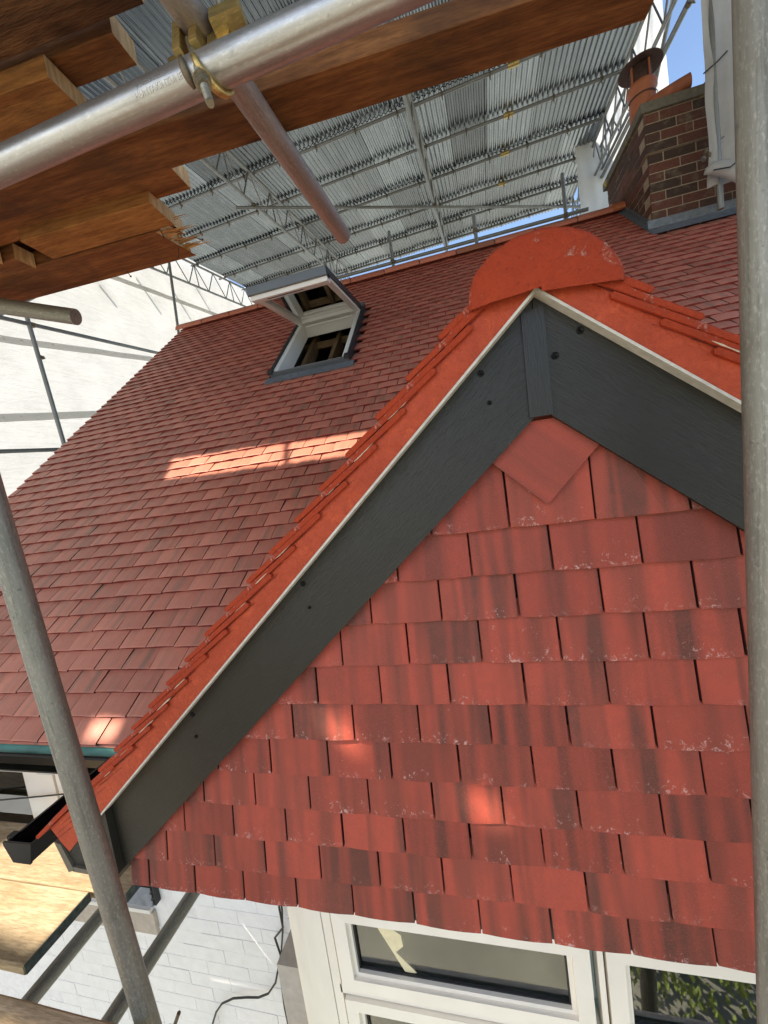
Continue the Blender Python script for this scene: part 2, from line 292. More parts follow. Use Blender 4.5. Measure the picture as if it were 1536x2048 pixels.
class MB:
    def __init__(s): s.v = []; s.f = []; s.mi = []; s.sm = []; s.uv = {}; s.r = []
    def add(s, vs_, fs, mi=0, sm=False, uvs=None, r=0.0):
        k = len(s.v); s.v += [tuple(p) for p in vs_]
        for f in fs: s.f.append(tuple(k + i for i in f)); s.mi.append(mi); s.sm.append(sm); s.r.append(r)
        if uvs:
            for i, u in enumerate(uvs): s.uv[k + i] = u
        return s
    def box(s, a, b_, mi=0, fm=None):
        x0, y0, z0 = (min(a[i], b_[i]) for i in range(3)); x1, y1, z1 = (max(a[i], b_[i]) for i in range(3))
        vv = [(x0, y0, z0), (x1, y0, z0), (x1, y1, z0), (x0, y1, z0), (x0, y0, z1), (x1, y0, z1), (x1, y1, z1), (x0, y1, z1)]
        ff = [(0, 3, 2, 1), (4, 5, 6, 7), (0, 1, 5, 4), (1, 2, 6, 5), (2, 3, 7, 6), (3, 0, 4, 7)]  # -z +z -y +x +y -x
        for i, f in enumerate(ff): s.add(vv, [f], (fm or {}).get(i, mi))
        return s
    def prism(s, poly, d, mi=0, fm=None):
        """poly: list of 3d points, d: extrusion vector"""
        n = len(poly); d = V(d); p = [V(q) for q in poly]; vv = p + [q + d for q in p]
        s.add(vv, [tuple(range(n))[::-1], tuple(range(n, 2 * n))], mi)
        s.add(vv, [(i, (i + 1) % n, n + (i + 1) % n, n + i) for i in range(n)], mi if fm is None else fm)
        return s
    def tube(s, p0, p1, r, n=12, mi=0, r1=None, cap=True, inner=0.0, imi=1):
        p0 = V(p0); p1 = V(p1); d = (p1 - p0).normalized(); a = d.orthogonal().normalized(); c = d.cross(a); r1 = r if r1 is None else r1
        cs = [(math.cos(2 * PI * i / n), math.sin(2 * PI * i / n)) for i in range(n)]
        vv = [p0 + (a * x + c * y) * r for x, y in cs] + [p1 + (a * x + c * y) * r1 for x, y in cs]
        s.add(vv, [(i, (i + 1) % n, n + (i + 1) % n, n + i) for i in range(n)], mi, True)
        if inner:
            for p, q, rr in ((p0, p0 + d * 0.05, r), (p1, p1 - d * 0.05, r1)):
                vv = [p + (a * x + c * y) * rr for x, y in cs] + [p + (a * x + c * y) * rr * inner for x, y in cs] + [q + (a * x + c * y) * rr * inner for x, y in cs]
                s.add(vv, [(i, (i + 1) % n, n + (i + 1) % n, n + i) for i in range(n)], mi)
                s.add(vv, [(n + i, n + (i + 1) % n, 2 * n + (i + 1) % n, 2 * n + i) for i in range(n)] + [tuple(range(2 * n, 3 * n))], imi)
        elif cap: s.add(vv, [tuple(range(n))[::-1], tuple(range(n, 2 * n))], mi)
        return s
    def path(s, pts, r, n=8, mi=0):
        pts = [V(p) for p in pts]; rings = []; a = None
        for i, p in enumerate(pts):
            d = ((pts[min(i + 1, len(pts) - 1)]) - pts[max(i - 1, 0)]).normalized()
            a = d.orthogonal().normalized() if a is None else (a - a.dot(d) * d).normalized(); c = d.cross(a)
            rings.append([p + (a * math.cos(2 * PI * k / n) + c * math.sin(2 * PI * k / n)) * r for k in range(n)])
        vv = [q for rg in rings for q in rg]
        s.add(vv, [(i * n + k, i * n + (k + 1) % n, (i + 1) * n + (k + 1) % n, (i + 1) * n + k) for i in range(len(pts) - 1) for k in range(n)], mi, True)
        s.add(vv, [tuple(range(n))[::-1], tuple(range(len(vv) - n, len(vv)))], mi); return s
    def lathe(s, c, prof, n=24, mi=0, axis=None):
        c = V(c); axis = V(axis or (0, 0, 1)).normalized(); a = axis.orthogonal().normalized(); e = axis.cross(a); m_ = len(prof)
        vv = [c + axis * h + (a * math.cos(2 * PI * k / n) + e * math.sin(2 * PI * k / n)) * r for r, h in prof for k in range(n)]
        s.add(vv, [(i * n + k, i * n + (k + 1) % n, (i + 1) * n + (k + 1) % n, (i + 1) * n + k) for i in range(m_ - 1) for k in range(n)], mi, True); return s
    def mesh(s, name, mats, off=V((0, 0, 0)), bev=0.0):
        me = bpy.data.meshes.new(name); me.from_pydata([V(p) - off for p in s.v], [], s.f)
        for mt in (mats if isinstance(mats, (list, tuple)) else [mats]): me.materials.append(mt)
        me.polygons.foreach_set('material_index', s.mi); me.polygons.foreach_set('use_smooth', s.sm)
        if s.uv:
            ul = me.uv_layers.new(name='UVMap')
            for lp in me.loops: ul.data[lp.index].uv = s.uv.get(lp.vertex_index, (0, 0))
            at = me.attributes.new('rnd', 'FLOAT', 'FACE'); at.data.foreach_set('value', s.r)
        me.update()
        return me
    def build(s, name, mats, parent=None, M4=None, bev=0.0, kind=None, label=None, sharp=None):
        """verts are given in frame M4 (world when None)"""
        if M4 is None:
            if parent is not None: M4 = Matrix.Translation(WM[parent].translation); off = WM[parent].translation
            else:
                xs = [sum(p[i] for p in s.v) / len(s.v) for i in range(2)]; off = V((xs[0], xs[1], min(p[2] for p in s.v))); M4 = Matrix.Translation(off)
            me = s.mesh(name, mats, off)
        else: me = s.mesh(name, mats)
        o = bpy.data.objects.new(name, me); C.objects.link(o); place(o, parent, M4)
        if bev:
            md = o.modifiers.new('bevel', 'BEVEL'); md.width = bev; md.segments = 2; md.limit_method = 'ANGLE'; md.angle_limit = math.radians(40)
        if kind: o['kind'] = kind
        if label: o['label'] = label
        return o
def place(o, parent, M4):
    WM[o] = M4.copy()
    if parent is None: o.matrix_world = M4
    else:
        o.parent = parent; o.matrix_parent_inverse = Matrix.Identity(4); o.matrix_basis = WM[parent].inverted() @ M4
def tag(o, label, cat, group=None, kind=None):
    o['label'] = label; o['category'] = cat
    if group: o['group'] = group
    if kind: o['kind'] = kind
    return o
def thing(name, loc, label, cat, group=None):
    o = bpy.data.objects.new(name, None); C.objects.link(o); o.empty_display_size = 0.05
    place(o, None, Matrix.Translation(V(loc))); return tag(o, label, cat, group)
def inst(name, me, parent, M4):
    o = bpy.data.objects.new(name, me); C.objects.link(o); place(o, parent, M4); return o
def clip(poly, fn):
    out = []
    for i in range(len(poly)):
        p, q = poly[i], poly[(i + 1) % len(poly)]; a, b_ = fn(p), fn(q)
        if a >= 0: out.append(p)
        if (a >= 0) != (b_ >= 0):
            t = a / (a - b_); out.append(tuple(p[k] + t * (q[k] - p[k]) for k in range(len(p))))
    return out

# ------------------------------------------------------------------ setting: ground
GZ = -5.4
g = MB(); g.add([(-400, -400, GZ), (400, -400, GZ), (400, 400, GZ), (-400, 400, GZ)], [(0, 1, 2, 3)])
g.build('ground', M['ground'], kind='structure')

# ------------------------------------------------------------------ house
PIT = math.radians(40.5); CP, SP = math.cos(PIT), math.sin(PIT)
EY, EZ = 1.22, -0.99
def RP(x, s_, w_=0.0): return V((x, EY + s_ * CP - w_ * SP, EZ + s_ * SP + w_ * CP))
house = thing('house', (0.16, 1.31, GZ), 'red tiled house with dark barge boards under the scaffold roof', 'house')
RIDGE_S = 5.60; XL, XR = -4.15, 4.6
AX0, AZ0 = 0.152, 0.302; SL = math.radians(41.4); SR = math.radians(40.5)   # verge underside apex at y=.82
CL, SSL, CR, SSR = math.cos(SL), math.sin(SL), math.cos(SR), math.sin(SR)
def gz(x, perp=0.0):
    """height of the gable roof line offset perp above the underside"""
    if x < AX0: return AZ0 - (AX0 - x) * SSL / CL + perp / CL
    return AZ0 - (x - AX0) * SSR / CR + perp / CR

roof = MB()
roof.prism([RP(XL + 0.03, -0.02, -0.04), RP(XR, -0.02, -0.04), RP(XR, 3.25, -0.04), RP(XL + 0.03, 3.25, -0.04)], V((0, SP * 0.05, -CP * 0.05)))
roof.prism([RP(XL + 0.03, 3.25, -0.04), RP(-1.80, 3.25, -0.04), RP(-1.80, 4.40, -0.04), RP(XL + 0.03, 4.40, -0.04)], V((0, SP * 0.05, -CP * 0.05)))
roof.prism([RP(-1.05, 3.25, -0.04), RP(XR, 3.25, -0.04), RP(XR, 4.40, -0.04), RP(-1.05, 4.40, -0.04)], V((0, SP * 0.05, -CP * 0.05)))
roof.prism([RP(XL + 0.03, 4.40, -0.04), RP(XR, 4.40, -0.04), RP(XR, RIDGE_S, -0.04), RP(XL + 0.03, RIDGE_S, -0.04)], V((0, SP * 0.05, -CP * 0.05)))
yb = EY + RIDGE_S * CP; zb = EZ + RIDGE_S * SP
roof.prism([(XL + 0.03, yb, zb - 0.05), (XR, yb, zb - 0.05), (XR, 2 * yb - EY, EZ), (XL + 0.03, 2 * yb - EY, EZ)], (0, -0.03, -0.04))
roof = roof.build('roof', M['loft_wood'], house)

GA = 0.107; TW = 0.1645; TP = 0.1690
def tile_local(mb, w_, L, Mx=None, r=0.0, camber=0.0045, th=0.0175, seg=3):
    """plain tile, tail at y=0, top surface rises at tail"""
    def top(x, y): return 0.035 - 0.150 * y - camber * (2 * x / w_) ** 2 - 5.0 * max(0, 0.012 - y) ** 1.6 * 0.8
    ys = [0.0, 0.006, 0.07, L]; xs = [-w_ / 2 + w_ * i / seg for i in range(seg + 1)]
    vv = []; uv = []
    for y in ys:
        for x in xs: vv.append(V((x, y, top(x, y)))); uv.append((x + 0.1, y))
    nx = len(xs); ny = len(ys)
    for x in xs: vv.append(V((x, 0.001, top(x, 0.0) - th))); uv.append((x + 0.1, 0))
    bl = len(vv) - nx
    fs = [(j * nx + i, j * nx + i + 1, (j + 1) * nx + i + 1, (j + 1) * nx + i) for j in range(ny - 1) for i in range(nx - 1)]
    ntop = len(fs)
    fs += [(bl + i, bl + i + 1, i + 1, i) for i in range(nx - 1)]
    k = len(vv)
    for x in (-w_ / 2, w_ / 2): vv.append(V((x, L, top(x, L) - th))); uv.append((x + 0.1, L))
    fs += [(bl, 0, nx, 2 * nx, 3 * nx, k), (bl + nx - 1, k + 1, 4 * nx - 1, 3 * nx - 1, 2 * nx - 1, nx - 1)]
    if Mx is not None: vv = [Mx @ p for p in vv]
    q0 = len(mb.f); mb.add(vv, fs, 0, False, uv, r)
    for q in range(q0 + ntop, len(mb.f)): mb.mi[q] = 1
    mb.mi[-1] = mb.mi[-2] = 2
def rframe(x, s_, jit=True):
    mm = frame(RP(x, s_, 0.0), (1, 0, 0), (0, -SP, CP))
    if jit: mm = mm @ Matrix.Translation((random.uniform(-.0012, .0012), random.uniform(-.003, .003), random.uniform(-.0008, .0022))) @ Matrix.Rotation(random.gauss(0, .006), 4, 'Z') @ Matrix.Rotation(random.gauss(0, .015), 4, 'X')
    return mm
def hidden_by_gable(p):
    t = 0.82 / p.y; q = p * t
    return q.z < gz(q.x, 0.10) and q.z > -1.18
def in_view(p):
    c = V((p.dot(cam_right), p.dot(cam_down), p.dot(cam_fwd)))
    return c.z > 0 and abs(c.x / c.z) * 772 < 790 and abs(c.y / c.z) * 772 < 1060
spots = []
row = 0
while row * GA < RIDGE_S - 0.03:
    s_ = row * GA
    off = 0.0 if row % 2 else TP / 2
    n = int((XR - XL) / TP) + 1
    for i in range(n + 1):
        x = XL + TP / 2 + i * TP - (TP - TP / 2 if row % 2 == 0 else 0) + 0.0
        wd = TW
        if i == 0 and row % 2 == 0: x = XL + TP / 4; wd = TW / 2
        if x > XR: continue
        p = RP(x, s_ + 0.05)
        # beneath the gable roof
        if abs(x - AX0) < 2.1 and p.z < gz(x, 0.10) - 0.05: continue
        if -1.90 < x < -0.99 and 3.10 < s_ < 4.48:
            # cut round the roof window
            if -1.86 < x < -1.0 or abs(x + 1.9) < 0.05 and False: continue
        if 2.03 < x < 3.3 and s_ > 4.42: continue
        spots.append((p.length, x, s_, wd))
    row += 1
L_full = 0.175
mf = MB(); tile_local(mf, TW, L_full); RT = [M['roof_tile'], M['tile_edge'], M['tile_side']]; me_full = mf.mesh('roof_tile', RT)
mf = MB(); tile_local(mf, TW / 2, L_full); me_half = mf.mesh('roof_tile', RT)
vis = sorted(t for t in spots if in_view(RP(t[1], t[2])) and not hidden_by_gable(RP(t[1], t[2])))
near = set(vis[:300])
rest = MB()
for t in spots:
    d_, x, s_, wd = t
    mm = rframe(x, s_)
    if t in near: inst('roof_tile', me_full if wd == TW else me_half, roof, mm)
    else:
        tile_local(rest, wd, L_full, Matrix.Translation(-WM[roof].translation) @ mm, random.random())
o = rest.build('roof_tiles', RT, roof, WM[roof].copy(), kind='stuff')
# second layer under the eave course
for i in range(int(3.0 / TP)):
    pass
ev_ = MB(); ev_.prism([RP(XL, -0.004, -0.012), RP(-1.62, -0.004, -0.012), RP(-1.62, 0.10, -0.012), RP(XL, 0.10, -0.012)], V((0, -SP, CP)) * 0.011, 0)
for i in range(len(ev_.v)): ev_.uv[i] = (ev_.v[i][0], 0.05)
ev_.build('eave_course', M['roof_tile'], roof)
# ridge tiles: half round caps with dark joints
ry, rz = EY + RIDGE_S * CP, EZ + RIDGE_S * SP
def half_round(mb, p0, p1, r, up=V((0, 0, 1)), th=0.014, n=14, a0=-0.15, mi=0):
    p0 = V(p0); p1 = V(p1); d = (p1 - p0).normalized(); sd_ = d.cross(up).normalized()
    an = [(-a0) + (PI + 2 * a0) * i / n for i in range(n + 1)] if False else [a0 + (PI - 2 * a0) * i / n for i in range(n + 1)]
    vv = []
    for p in (p0, p1):
        for rr in (r, r - th):
            vv += [p + sd_ * math.cos(a) * rr + up * math.sin(a) * rr for a in an]
    k = n + 1; fs = []
    fs += [(i, i + 1, 2 * k + i + 1, 2 * k + i) for i in range(n)] + [(k + i, 3 * k + i, 3 * k + i + 1, k + i + 1) for i in range(n)]
    fs += [(i, k + i, k + i + 1, i + 1) for i in range(n)] + [(2 * k + i, 2 * k + i + 1, 3 * k + i + 1, 3 * k + i) for i in range(n)]
    fs += [(0, 2 * k, 3 * k, k), (n, k + n, 3 * k + n, 2 * k + n)]
    uvs = [(0.05 + 0.02 * (i % k), 0.1) for i in range(len(vv))]
    mb.add(vv, fs, mi, False, uvs)
x = XL - 0.02; RL = 0.475
while x < 1.95:
    x1 = min(x + RL - 0.012, 2.0)
    rt = MB(); half_round(rt, (x, ry, rz - 0.03), (x1, ry, rz - 0.03 + random.uniform(-.002, .003)), 0.125, a0=0.12)
    rt.build('ridge_tile', M['roof_tile'], roof)
    if x1 < 1.9:
        jt = MB(); half_round(jt, (x1 + 0.001, ry, rz - 0.032), (x1 + 0.011, ry, rz - 0.032), 0.120, a0=0.12); jt.build('ridge_joint', M['gasket'], roof)
    x += RL
rt = MB(); half_round(rt, (1.90, ry, rz - 0.02), (2.03, ry, rz - 0.02), 0.14, a0=0.1, th=0.03); rt.build('ridge_end_mortar', M['terra'], roof)

# ---- gable wall
gable = MB()
gw = [(-1.20, 0.905, -1.22), (1.52, 0.905, -1.22), (1.52, 0.905, gz(1.52, -0.02)), (AX0, 0.905, AZ0 - 0.03), (-1.20, 0.905, gz(-1.20, -0.02))]
gable.prism(gw, (0, 0.06, 0)); gable = gable.build('gable_wall', M['interior_dark'], house)
G = 0.868; GAUGE = 0.1025
rows_z = [-0.152 - GAUGE * k + (0.001 * (k % 3)) for k in range(0, 11)]
rows_z[-1] = -1.168
phase = [0.237 - 0.174, 0.143, 0.063, 0.142, 0.058, 0.142, 0.056, 0.146, 0.058, 0.145, 0.057]
for k, zb_ in enumerate(rows_z):
    i0 = -9; tp = 0.1715 if k < 7 else 0.1690
    ph = phase[k]
    for i in range(-9, 10):
        xa = ph + i * tp + random.uniform(-.0008, .0008); xb = xa + tp - 0.0042
        Ht = 0.142 if k else 0.30
        poly = [(xa, 0.0), (xb, 0.0), (xb, Ht), (xa, Ht)]
        fL = lambda p: ((AX0 - p[0]) * SSL + (AZ0 - (p[1] + zb_)) * CL) - 0.085 if True else 0
        # distance below left and right roof lines (kept under the barge boards)
        def dl(p): return -((p[0] - AX0) * -SSL + (p[1] + zb_ - AZ0) * CL) - 0.10
        def dr(p): return -((p[0] - AX0) * SSR + (p[1] + zb_ - AZ0) * CR) - 0.10
        poly = clip(poly, dl)
        if len(poly) >= 3: poly = clip(poly, dr)
        poly = clip(poly, lambda p: p[0] + 1.195) if len(poly) >= 3 else []
        if len(poly) < 3 or max(p[0] for p in poly) - min(p[0] for p in poly) < 0.02: continue
        ycurve = -0.010 * max(0.0, (k - 6) / 4.0) ** 1.5
        tl_ = MB(); n = len(poly); th = 0.0135; jz = random.uniform(-.0012, .0012); tilt = random.gauss(0, 0.0022)
        cx_ = (xa + xb) / 2
        def yy(px, pz): return ycurve + min(pz, 0.142) * 0.17 - (0.004 if k == 0 and pz > 0.2 else 0.0) + random.uniform(-.0001, .0001) + (px - cx_) * tilt * 4 - 0.0022 * (1 - (2 * (px - cx_) / TW) ** 2)
        # refine lower edge into 4 spans for the slight camber
        pts = []
        for a in range(n):
            p, q = poly[a], poly[(a + 1) % n]; pts.append(p)
            if abs(p[0] - q[0]) > 0.08:
                for t in (0.25, 0.5, 0.75): pts.append((p[0] + (q[0] - p[0]) * t, p[1] + (q[1] - p[1]) * t))
        n = len(pts)
        def sag(px, pz): return (-0.0016 * (1 - (2 * (px - cx_) / TW) ** 2) if pz < 0.001 else 0.0) + (random.uniform(-.0004, .0004) if pz < 0.001 else 0)
        fr = [V((px - cx_, yy(px, pz), pz + jz + sag(px, pz))) for px, pz in pts]
        # small chamfer at the front arris
        cxm = sum(p.x for p in fr) / n; czm = sum(p.z for p in fr) / n
        inn = [V((p.x + (0.0013 if p.x < cxm else -0.0013), p.y - 0.0004, p.z + (0.0013 if p.z < czm else -0.0013))) for p in fr]
        mid = [V((p.x, p.y + 0.0012, p.z)) for p in fr]; bk = [V((p.x, p.y + th, p.z)) for p in fr]
        vv = inn + mid + bk; fs = [tuple(range(n))]
        fs += [(a, n + a, n + (a + 1) % n, (a + 1) % n) for a in range(n)] + [(n + a, 2 * n + a, 2 * n + (a + 1) % n, n + (a + 1) % n) for a in range(n)]
        q0 = len(tl_.f) + 1 + n; tl_.add(vv, fs, 0, False, [(p.x + 0.1, max(0.0, p.z)) for p in vv])
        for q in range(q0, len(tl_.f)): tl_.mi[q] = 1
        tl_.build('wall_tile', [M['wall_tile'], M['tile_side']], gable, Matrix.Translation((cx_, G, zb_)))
# kite tile at the apex, turned 45 degrees
kt = MB(); h_ = 0.083
kp = [(0, -0.0), (0.118, 0.118), (0.118, 0.16), (-0.118, 0.16), (-0.118, 0.118)]
kt_f = [V((a, -0.000 + b_ * 0.06 + abs(a) * 0.02, b_)) for a, b_ in [(0, 0), (0.06, 0.06), (0.11, 0.110), (0.06, 0.175), (-0.06, 0.175), (-0.11, 0.110), (-0.06, 0.06)]]
n = len(kt_f); vv = kt_f + [p + V((0, 0.011, 0)) for p in kt_f]
kt.add(vv, [tuple(range(n))] + [(a, n + a, n + (a + 1) % n, (a + 1) % n) for a in range(n)], 0, False, [((p.x + p.z) * 0.7 + 0.12, 0.06 + (p.z - p.x) * 0.5) for p in vv])
kt.build('kite_tile', M['wall_tile'], gable, Matrix.Translation((0.140, 0.8545, -0.109)), label='square red tile set cornerwise at the gable apex')

# ---- gable roof with its verge
Y0 = 0.818
groof = MB()
YI = EY + (AZ0 + 0.12 - EZ) / SP * CP
for sgn, cc, ss, ex in ((-1, CL, SSL, 2.02), (1, CR, SSR, 2.02)):
    dx, dz = sgn * cc, -ss; nx_, nz_ = sgn * ss, cc
    def q(t, p, y): return V((AX0 + dx * t + nx_ * p, y, AZ0 + dz * t + nz_ * p))
    groof.add([q(0, 0.04, 0.86), q(ex, 0.04, 0.86), q(ex, 0.04, 1.40), q(0, 0.04, YI + .05), q(0, 0.01, 0.86), q(ex, 0.01, 0.86), q(ex, 0.01, 1.40), q(0, 0.01, YI + .05)],
              [(0, 1, 2, 3), (4, 7, 6, 5), (0, 4, 5, 1), (1, 5, 6, 2)])
groof = groof.build('gable_roof', M['loft_wood'], house)
LY = 0.075
vt_me = []
for var in range(3):
    vt = MB(); Lt = 0.262; th = 0.0125; ns = 8
    prof = []
    for i in range(ns + 1): prof.append((Lt * i / ns, th - 0.000 + random.uniform(-.0007, .0007)))
    low = [(Lt * i / ns, random.uniform(-.0005, .0007)) for i in range(ns, -1, -1)]
    prof[0] = (0.004, th); prof[-1] = (Lt - 0.004, th); low[0] = (Lt - 0.004, 0.0); low[-1] = (0.004, 0)
    ring = [(-0.0015, th * 0.5)] + prof + [(Lt + 0.001, th * 0.5)] + low
    n = len(ring)
    vv = [V((a, 0.0015, c_)) for a, c_ in ring] + [V((a * 0.997 + 0.0004, 0.0, th / 2 + (c_ - th / 2) * 0.75)) for a, c_ in ring] + [V((a, LY, c_)) for a, c_ in ring]
    vt.add(vv, [tuple(range(n, 2 * n))[::-1]], 0); vt.add(vv, [(n + a, a, (a + 1) % n, n + (a + 1) % n) for a in range(n)], 0)
    vt.add(vv, [(a, 2 * n + a, 2 * n + (a + 1) % n, (a + 1) % n) for a in range(n)], 0)
    vt_me.append(vt.mesh('verge_tile', M['mortar']))
NV = 20
for sgn, cc, ss in ((-1, CL, SSL), (1, CR, SSR)):
    for k in range(NV):
        t = 0.178 + 0.1005 * k + random.uniform(-.004, .004)
        kick = 0.0 if k < 17 else (k - 16) * 0.008
        ang = (0.135 + random.uniform(-.008, .008)) - (0.02 * (k - 16) if k > 16 else 0)
        # tail at t (down slope end), tile runs up slope
        ux = V((-sgn * cc, 0, ss)); nn_ = V((sgn * ss, 0, cc))
        o_ = V((AX0, Y0 + random.uniform(-.0015, .0012), AZ0)) - ux * t + nn_ * (0.0835 + kick)
        xl = (ux * math.cos(ang) - nn_ * math.sin(ang)).normalized(); zl = (nn_ * math.cos(ang) + ux * math.sin(ang)).normalized()
        mm = Matrix.Identity(4); yl = V((0, 1, 0))
        for i in range(3): mm[i][0] = xl[i]; mm[i][1] = yl[i]; mm[i][2] = zl[i]; mm[i][3] = o_[i]
        if t - 0.26 < 0.0: mm = mm @ Matrix.Diagonal((max(0.35, (t + 0.01) / 0.262), 1, 1, 1))
        inst('verge_tile', vt_me[k % 3], groof, mm)
    # field tiles of the gable roof behind the verge
    fld = MB()
    for k in range(20):
        t = 0.178 + 0.1005 * k; nn_ = V((sgn * ss, 0, cc)); ux = V((-sgn * cc, 0, ss))
        yend = EY + (AZ0 - t * ss + 0.1 - EZ) / SP * CP
        ytile = Y0 + LY + 0.003 + (0.08 if k % 2 else 0.0)
        if k % 2:
            o_ = V((AX0, Y0 + LY + 0.003 + 0.038, AZ0)) - ux * t + nn_ * 0.066
            tile_local(fld, 0.078, L_full, Matrix.Translation(-WM[groof].translation) @ frame(o_, V((0, 1, 0)) * (1 if sgn > 0 else -1), nn_), random.random())
        y_ = ytile + TP / 2
        while y_ < yend + 0.05:
            o_ = V((AX0, y_, AZ0)) - ux * t + nn_ * 0.066
            tile_local(fld, TW, L_full, Matrix.Translation(-WM[groof].translation) @ frame(o_, V((0, 1, 0)) * (1 if sgn > 0 else -1), nn_), random.random()); y_ += TP
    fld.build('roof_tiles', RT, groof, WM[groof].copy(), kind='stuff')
    # painted mortar bed and the cement strip below it
    dn = V((sgn * cc, 0, -ss)); nn_ = V((sgn * ss, 0, cc)); A = V((AX0, 0, AZ0)); e1 = 2.03
    mt_ = MB(); prev = None; nseg = 120; bot = []; topv = []
    for i in range(nseg + 1):
        t = e1 * i / nseg; lift = 0.0 if t < 1.85 else (t - 1.85) * 0.12
        h1 = 0.080 + lift + 0.004 * noise.noise(V((t * 9, sgn, 0)))
        yf = Y0 + 0.0066 + 0.0018 * noise.noise(V((t * 14, sgn, 3)))
        pb = A + dn * t + nn_ * 0.0052; pm = A + dn * t + nn_ * 0.04; pt = A + dn * t + nn_ * h1
        if i == 0:
            pb = V((AX0, 0, AZ0 + 0.0052 / cc)); pm = V((AX0, 0, AZ0 + 0.04 / cc)); pt = V((AX0, 0, AZ0 + 0.080 / cc))
        bot.append([V((pb.x, yf, pb.z)), V((pm.x, yf + 0.0006, pm.z)), V((pt.x, yf + 0.004, pt.z)), V((pt.x, Y0 + 0.06, pt.z)), V((pb.x, Y0 + 0.06, pb.z))])
    vv = [p for r_ in bot for p in r_]
    mt_.add(vv, [(i * 5 + j, i * 5 + (j + 1) % 5, (i + 1) * 5 + (j + 1) % 5, (i + 1) * 5 + j) for i in range(nseg) for j in range(5)] + [(0, 1, 2, 3, 4), tuple(nseg * 5 + j for j in range(5))], 0, False)
    mt_.build('verge_mortar', M['paint'], groof)
    # flakes of bare mortar in the cracks between the verge tiles
    fk = MB()
    for k in range(0, 16):
        if random.random() < 0.25: continue
        t0 = 0.16 + 0.1005 * k + random.uniform(0.0, 0.02); ln_ = random.uniform(0.03, 0.075); hh = 0.072 - random.uniform(0.0, 0.006)
        pts = []
        for j in range(7):
            t = t0 - ln_ * j / 6; pp = A + dn * t + nn_ * (hh - 0.11 * (t0 - t)); pts.append((pp, random.uniform(0.0007, 0.0019) * (1 if 0 < j < 6 else 0.3)))
        vv = [V((p.x, Y0 + 0.0004, p.z)) + nn_ * w_ for p, w_ in pts] + [V((p.x, Y0 + 0.0004, p.z)) - nn_ * w_ for p, w_ in pts] + [V((p.x, Y0 + 0.006, p.z)) + nn_ * w_ for p, w_ in pts] + [V((p.x, Y0 + 0.006, p.z)) - nn_ * w_ for p, w_ in pts]
        fk.add(vv, [(j, j + 1, 8 + j, 7 + j) for j in range(6)] + [(j + 1, j, 14 + j, 15 + j) for j in range(6)] + [(7 + j, 8 + j, 22 + j, 21 + j) for j in range(6)])
    fk.build('bare_mortar', M['mortar_bare'], groof, kind='stuff')
    ck_ = MB()
    for k in range(NV):
        for (hs, sl, la, lb) in ((0.0815, 0.135, 0.012, 0.20), (0.0700, 0.150, 0.05, 0.17)):
            if hs < 0.08 and random.random() < 0.35: continue
            t0 = 0.178 + 0.1005 * k - la; pts = []; m2 = 9; ww0 = random.uniform(0.0005, 0.0011)
            for j in range(m2 + 1):
                t = max(0.02, t0 - (lb - la) * j / m2); pp = A + dn * t + nn_ * (hs - sl * (0.178 + 0.1005 * k - t) + 0.0012 * noise.noise(V((t * 60, k, hs * 50)))); pts.append((pp, ww0 * (0.4 + 1.2 * abs(noise.noise(V((t * 40, k * 3, 1)))))))
            n2 = len(pts); vv = [V((p.x, Y0 - 0.0012 if False else Y0 + 0.0052, p.z)) + nn_ * w_ for p, w_ in pts] + [V((p.x, Y0 + 0.0052, p.z)) - nn_ * w_ for p, w_ in pts]
            ck_.add(vv, [(j, j + 1, n2 + j + 1, n2 + j) for j in range(n2 - 1)])
    ck_.build('mortar_crack', M['crack'], groof, kind='stuff')
    us = MB()
    lo = 0.0; e0 = 1.86
    pz = [V((AX0, 0, AZ0)), A + dn * e0, A + dn * e0 + nn_ * 0.005, V((AX0, 0, AZ0 + 0.005 / cc))]
    us.prism([V((p.x, 0.8195, p.z)) for p in pz], (0, 0.12, 0)); us.build('undercloak_strip', M['strip'], groof)
# the half round ridge end bedded in painted mortar
re_ = MB(); cx_, cz_, rr = 0.158, 0.296, 0.131
n = 40; ringo = []
for i in range(n + 1):
    a = -0.10 + (PI + 0.20) * i / n; rad = rr * (1 + 0.030 * noise.noise(V((a * 3, 1.3, 0))) + 0.014 * noise.noise(V((a * 14, 4, 0))) + 0.006 * noise.noise(V((a * 45, 4, 0))))
    ringo.append((math.cos(a), math.sin(a), rad))
layers = [(0.0, 0.30, 0.806), (0.30, 0.62, 0.8045), (0.62, 0.90, 0.8055), (0.90, 0.975, 0.807), (0.975, 1.0, 0.812)]
fr_ = [(0.0, 0.802)] + [(0.35, 0.8025), (0.7, 0.803), (0.93, 0.805), (0.985, 0.809), (1.0, 0.818), (1.0, 1.0)]
vv = []
for f_, y_ in fr_:
    for cx2, sx2, rad in ringo: vv.append(V((cx_ + cx2 * rad * f_ * (1.06 if cx2 > 0 else 1.0), y_ + (0.004 * noise.noise(V((cx2 * f_ * 5, sx2 * f_ * 5, 2))) + 0.0015 * noise.noise(V((cx2 * f_ * 19, sx2 * f_ * 19, 2))) if f_ > 0 else 0), cz_ - 0.004 * cx2 + sx2 * rad * f_ * 0.83)))
k = n + 1
re_.add(vv, [(j * k + i, j * k + i + 1, (j + 1) * k + i + 1, (j + 1) * k + i) for j in range(len(fr_) - 1) for i in range(n)], 0, True)
re_.build('ridge_end', M['mortar'], groof, label='rounded ridge end painted orange red at the apex')
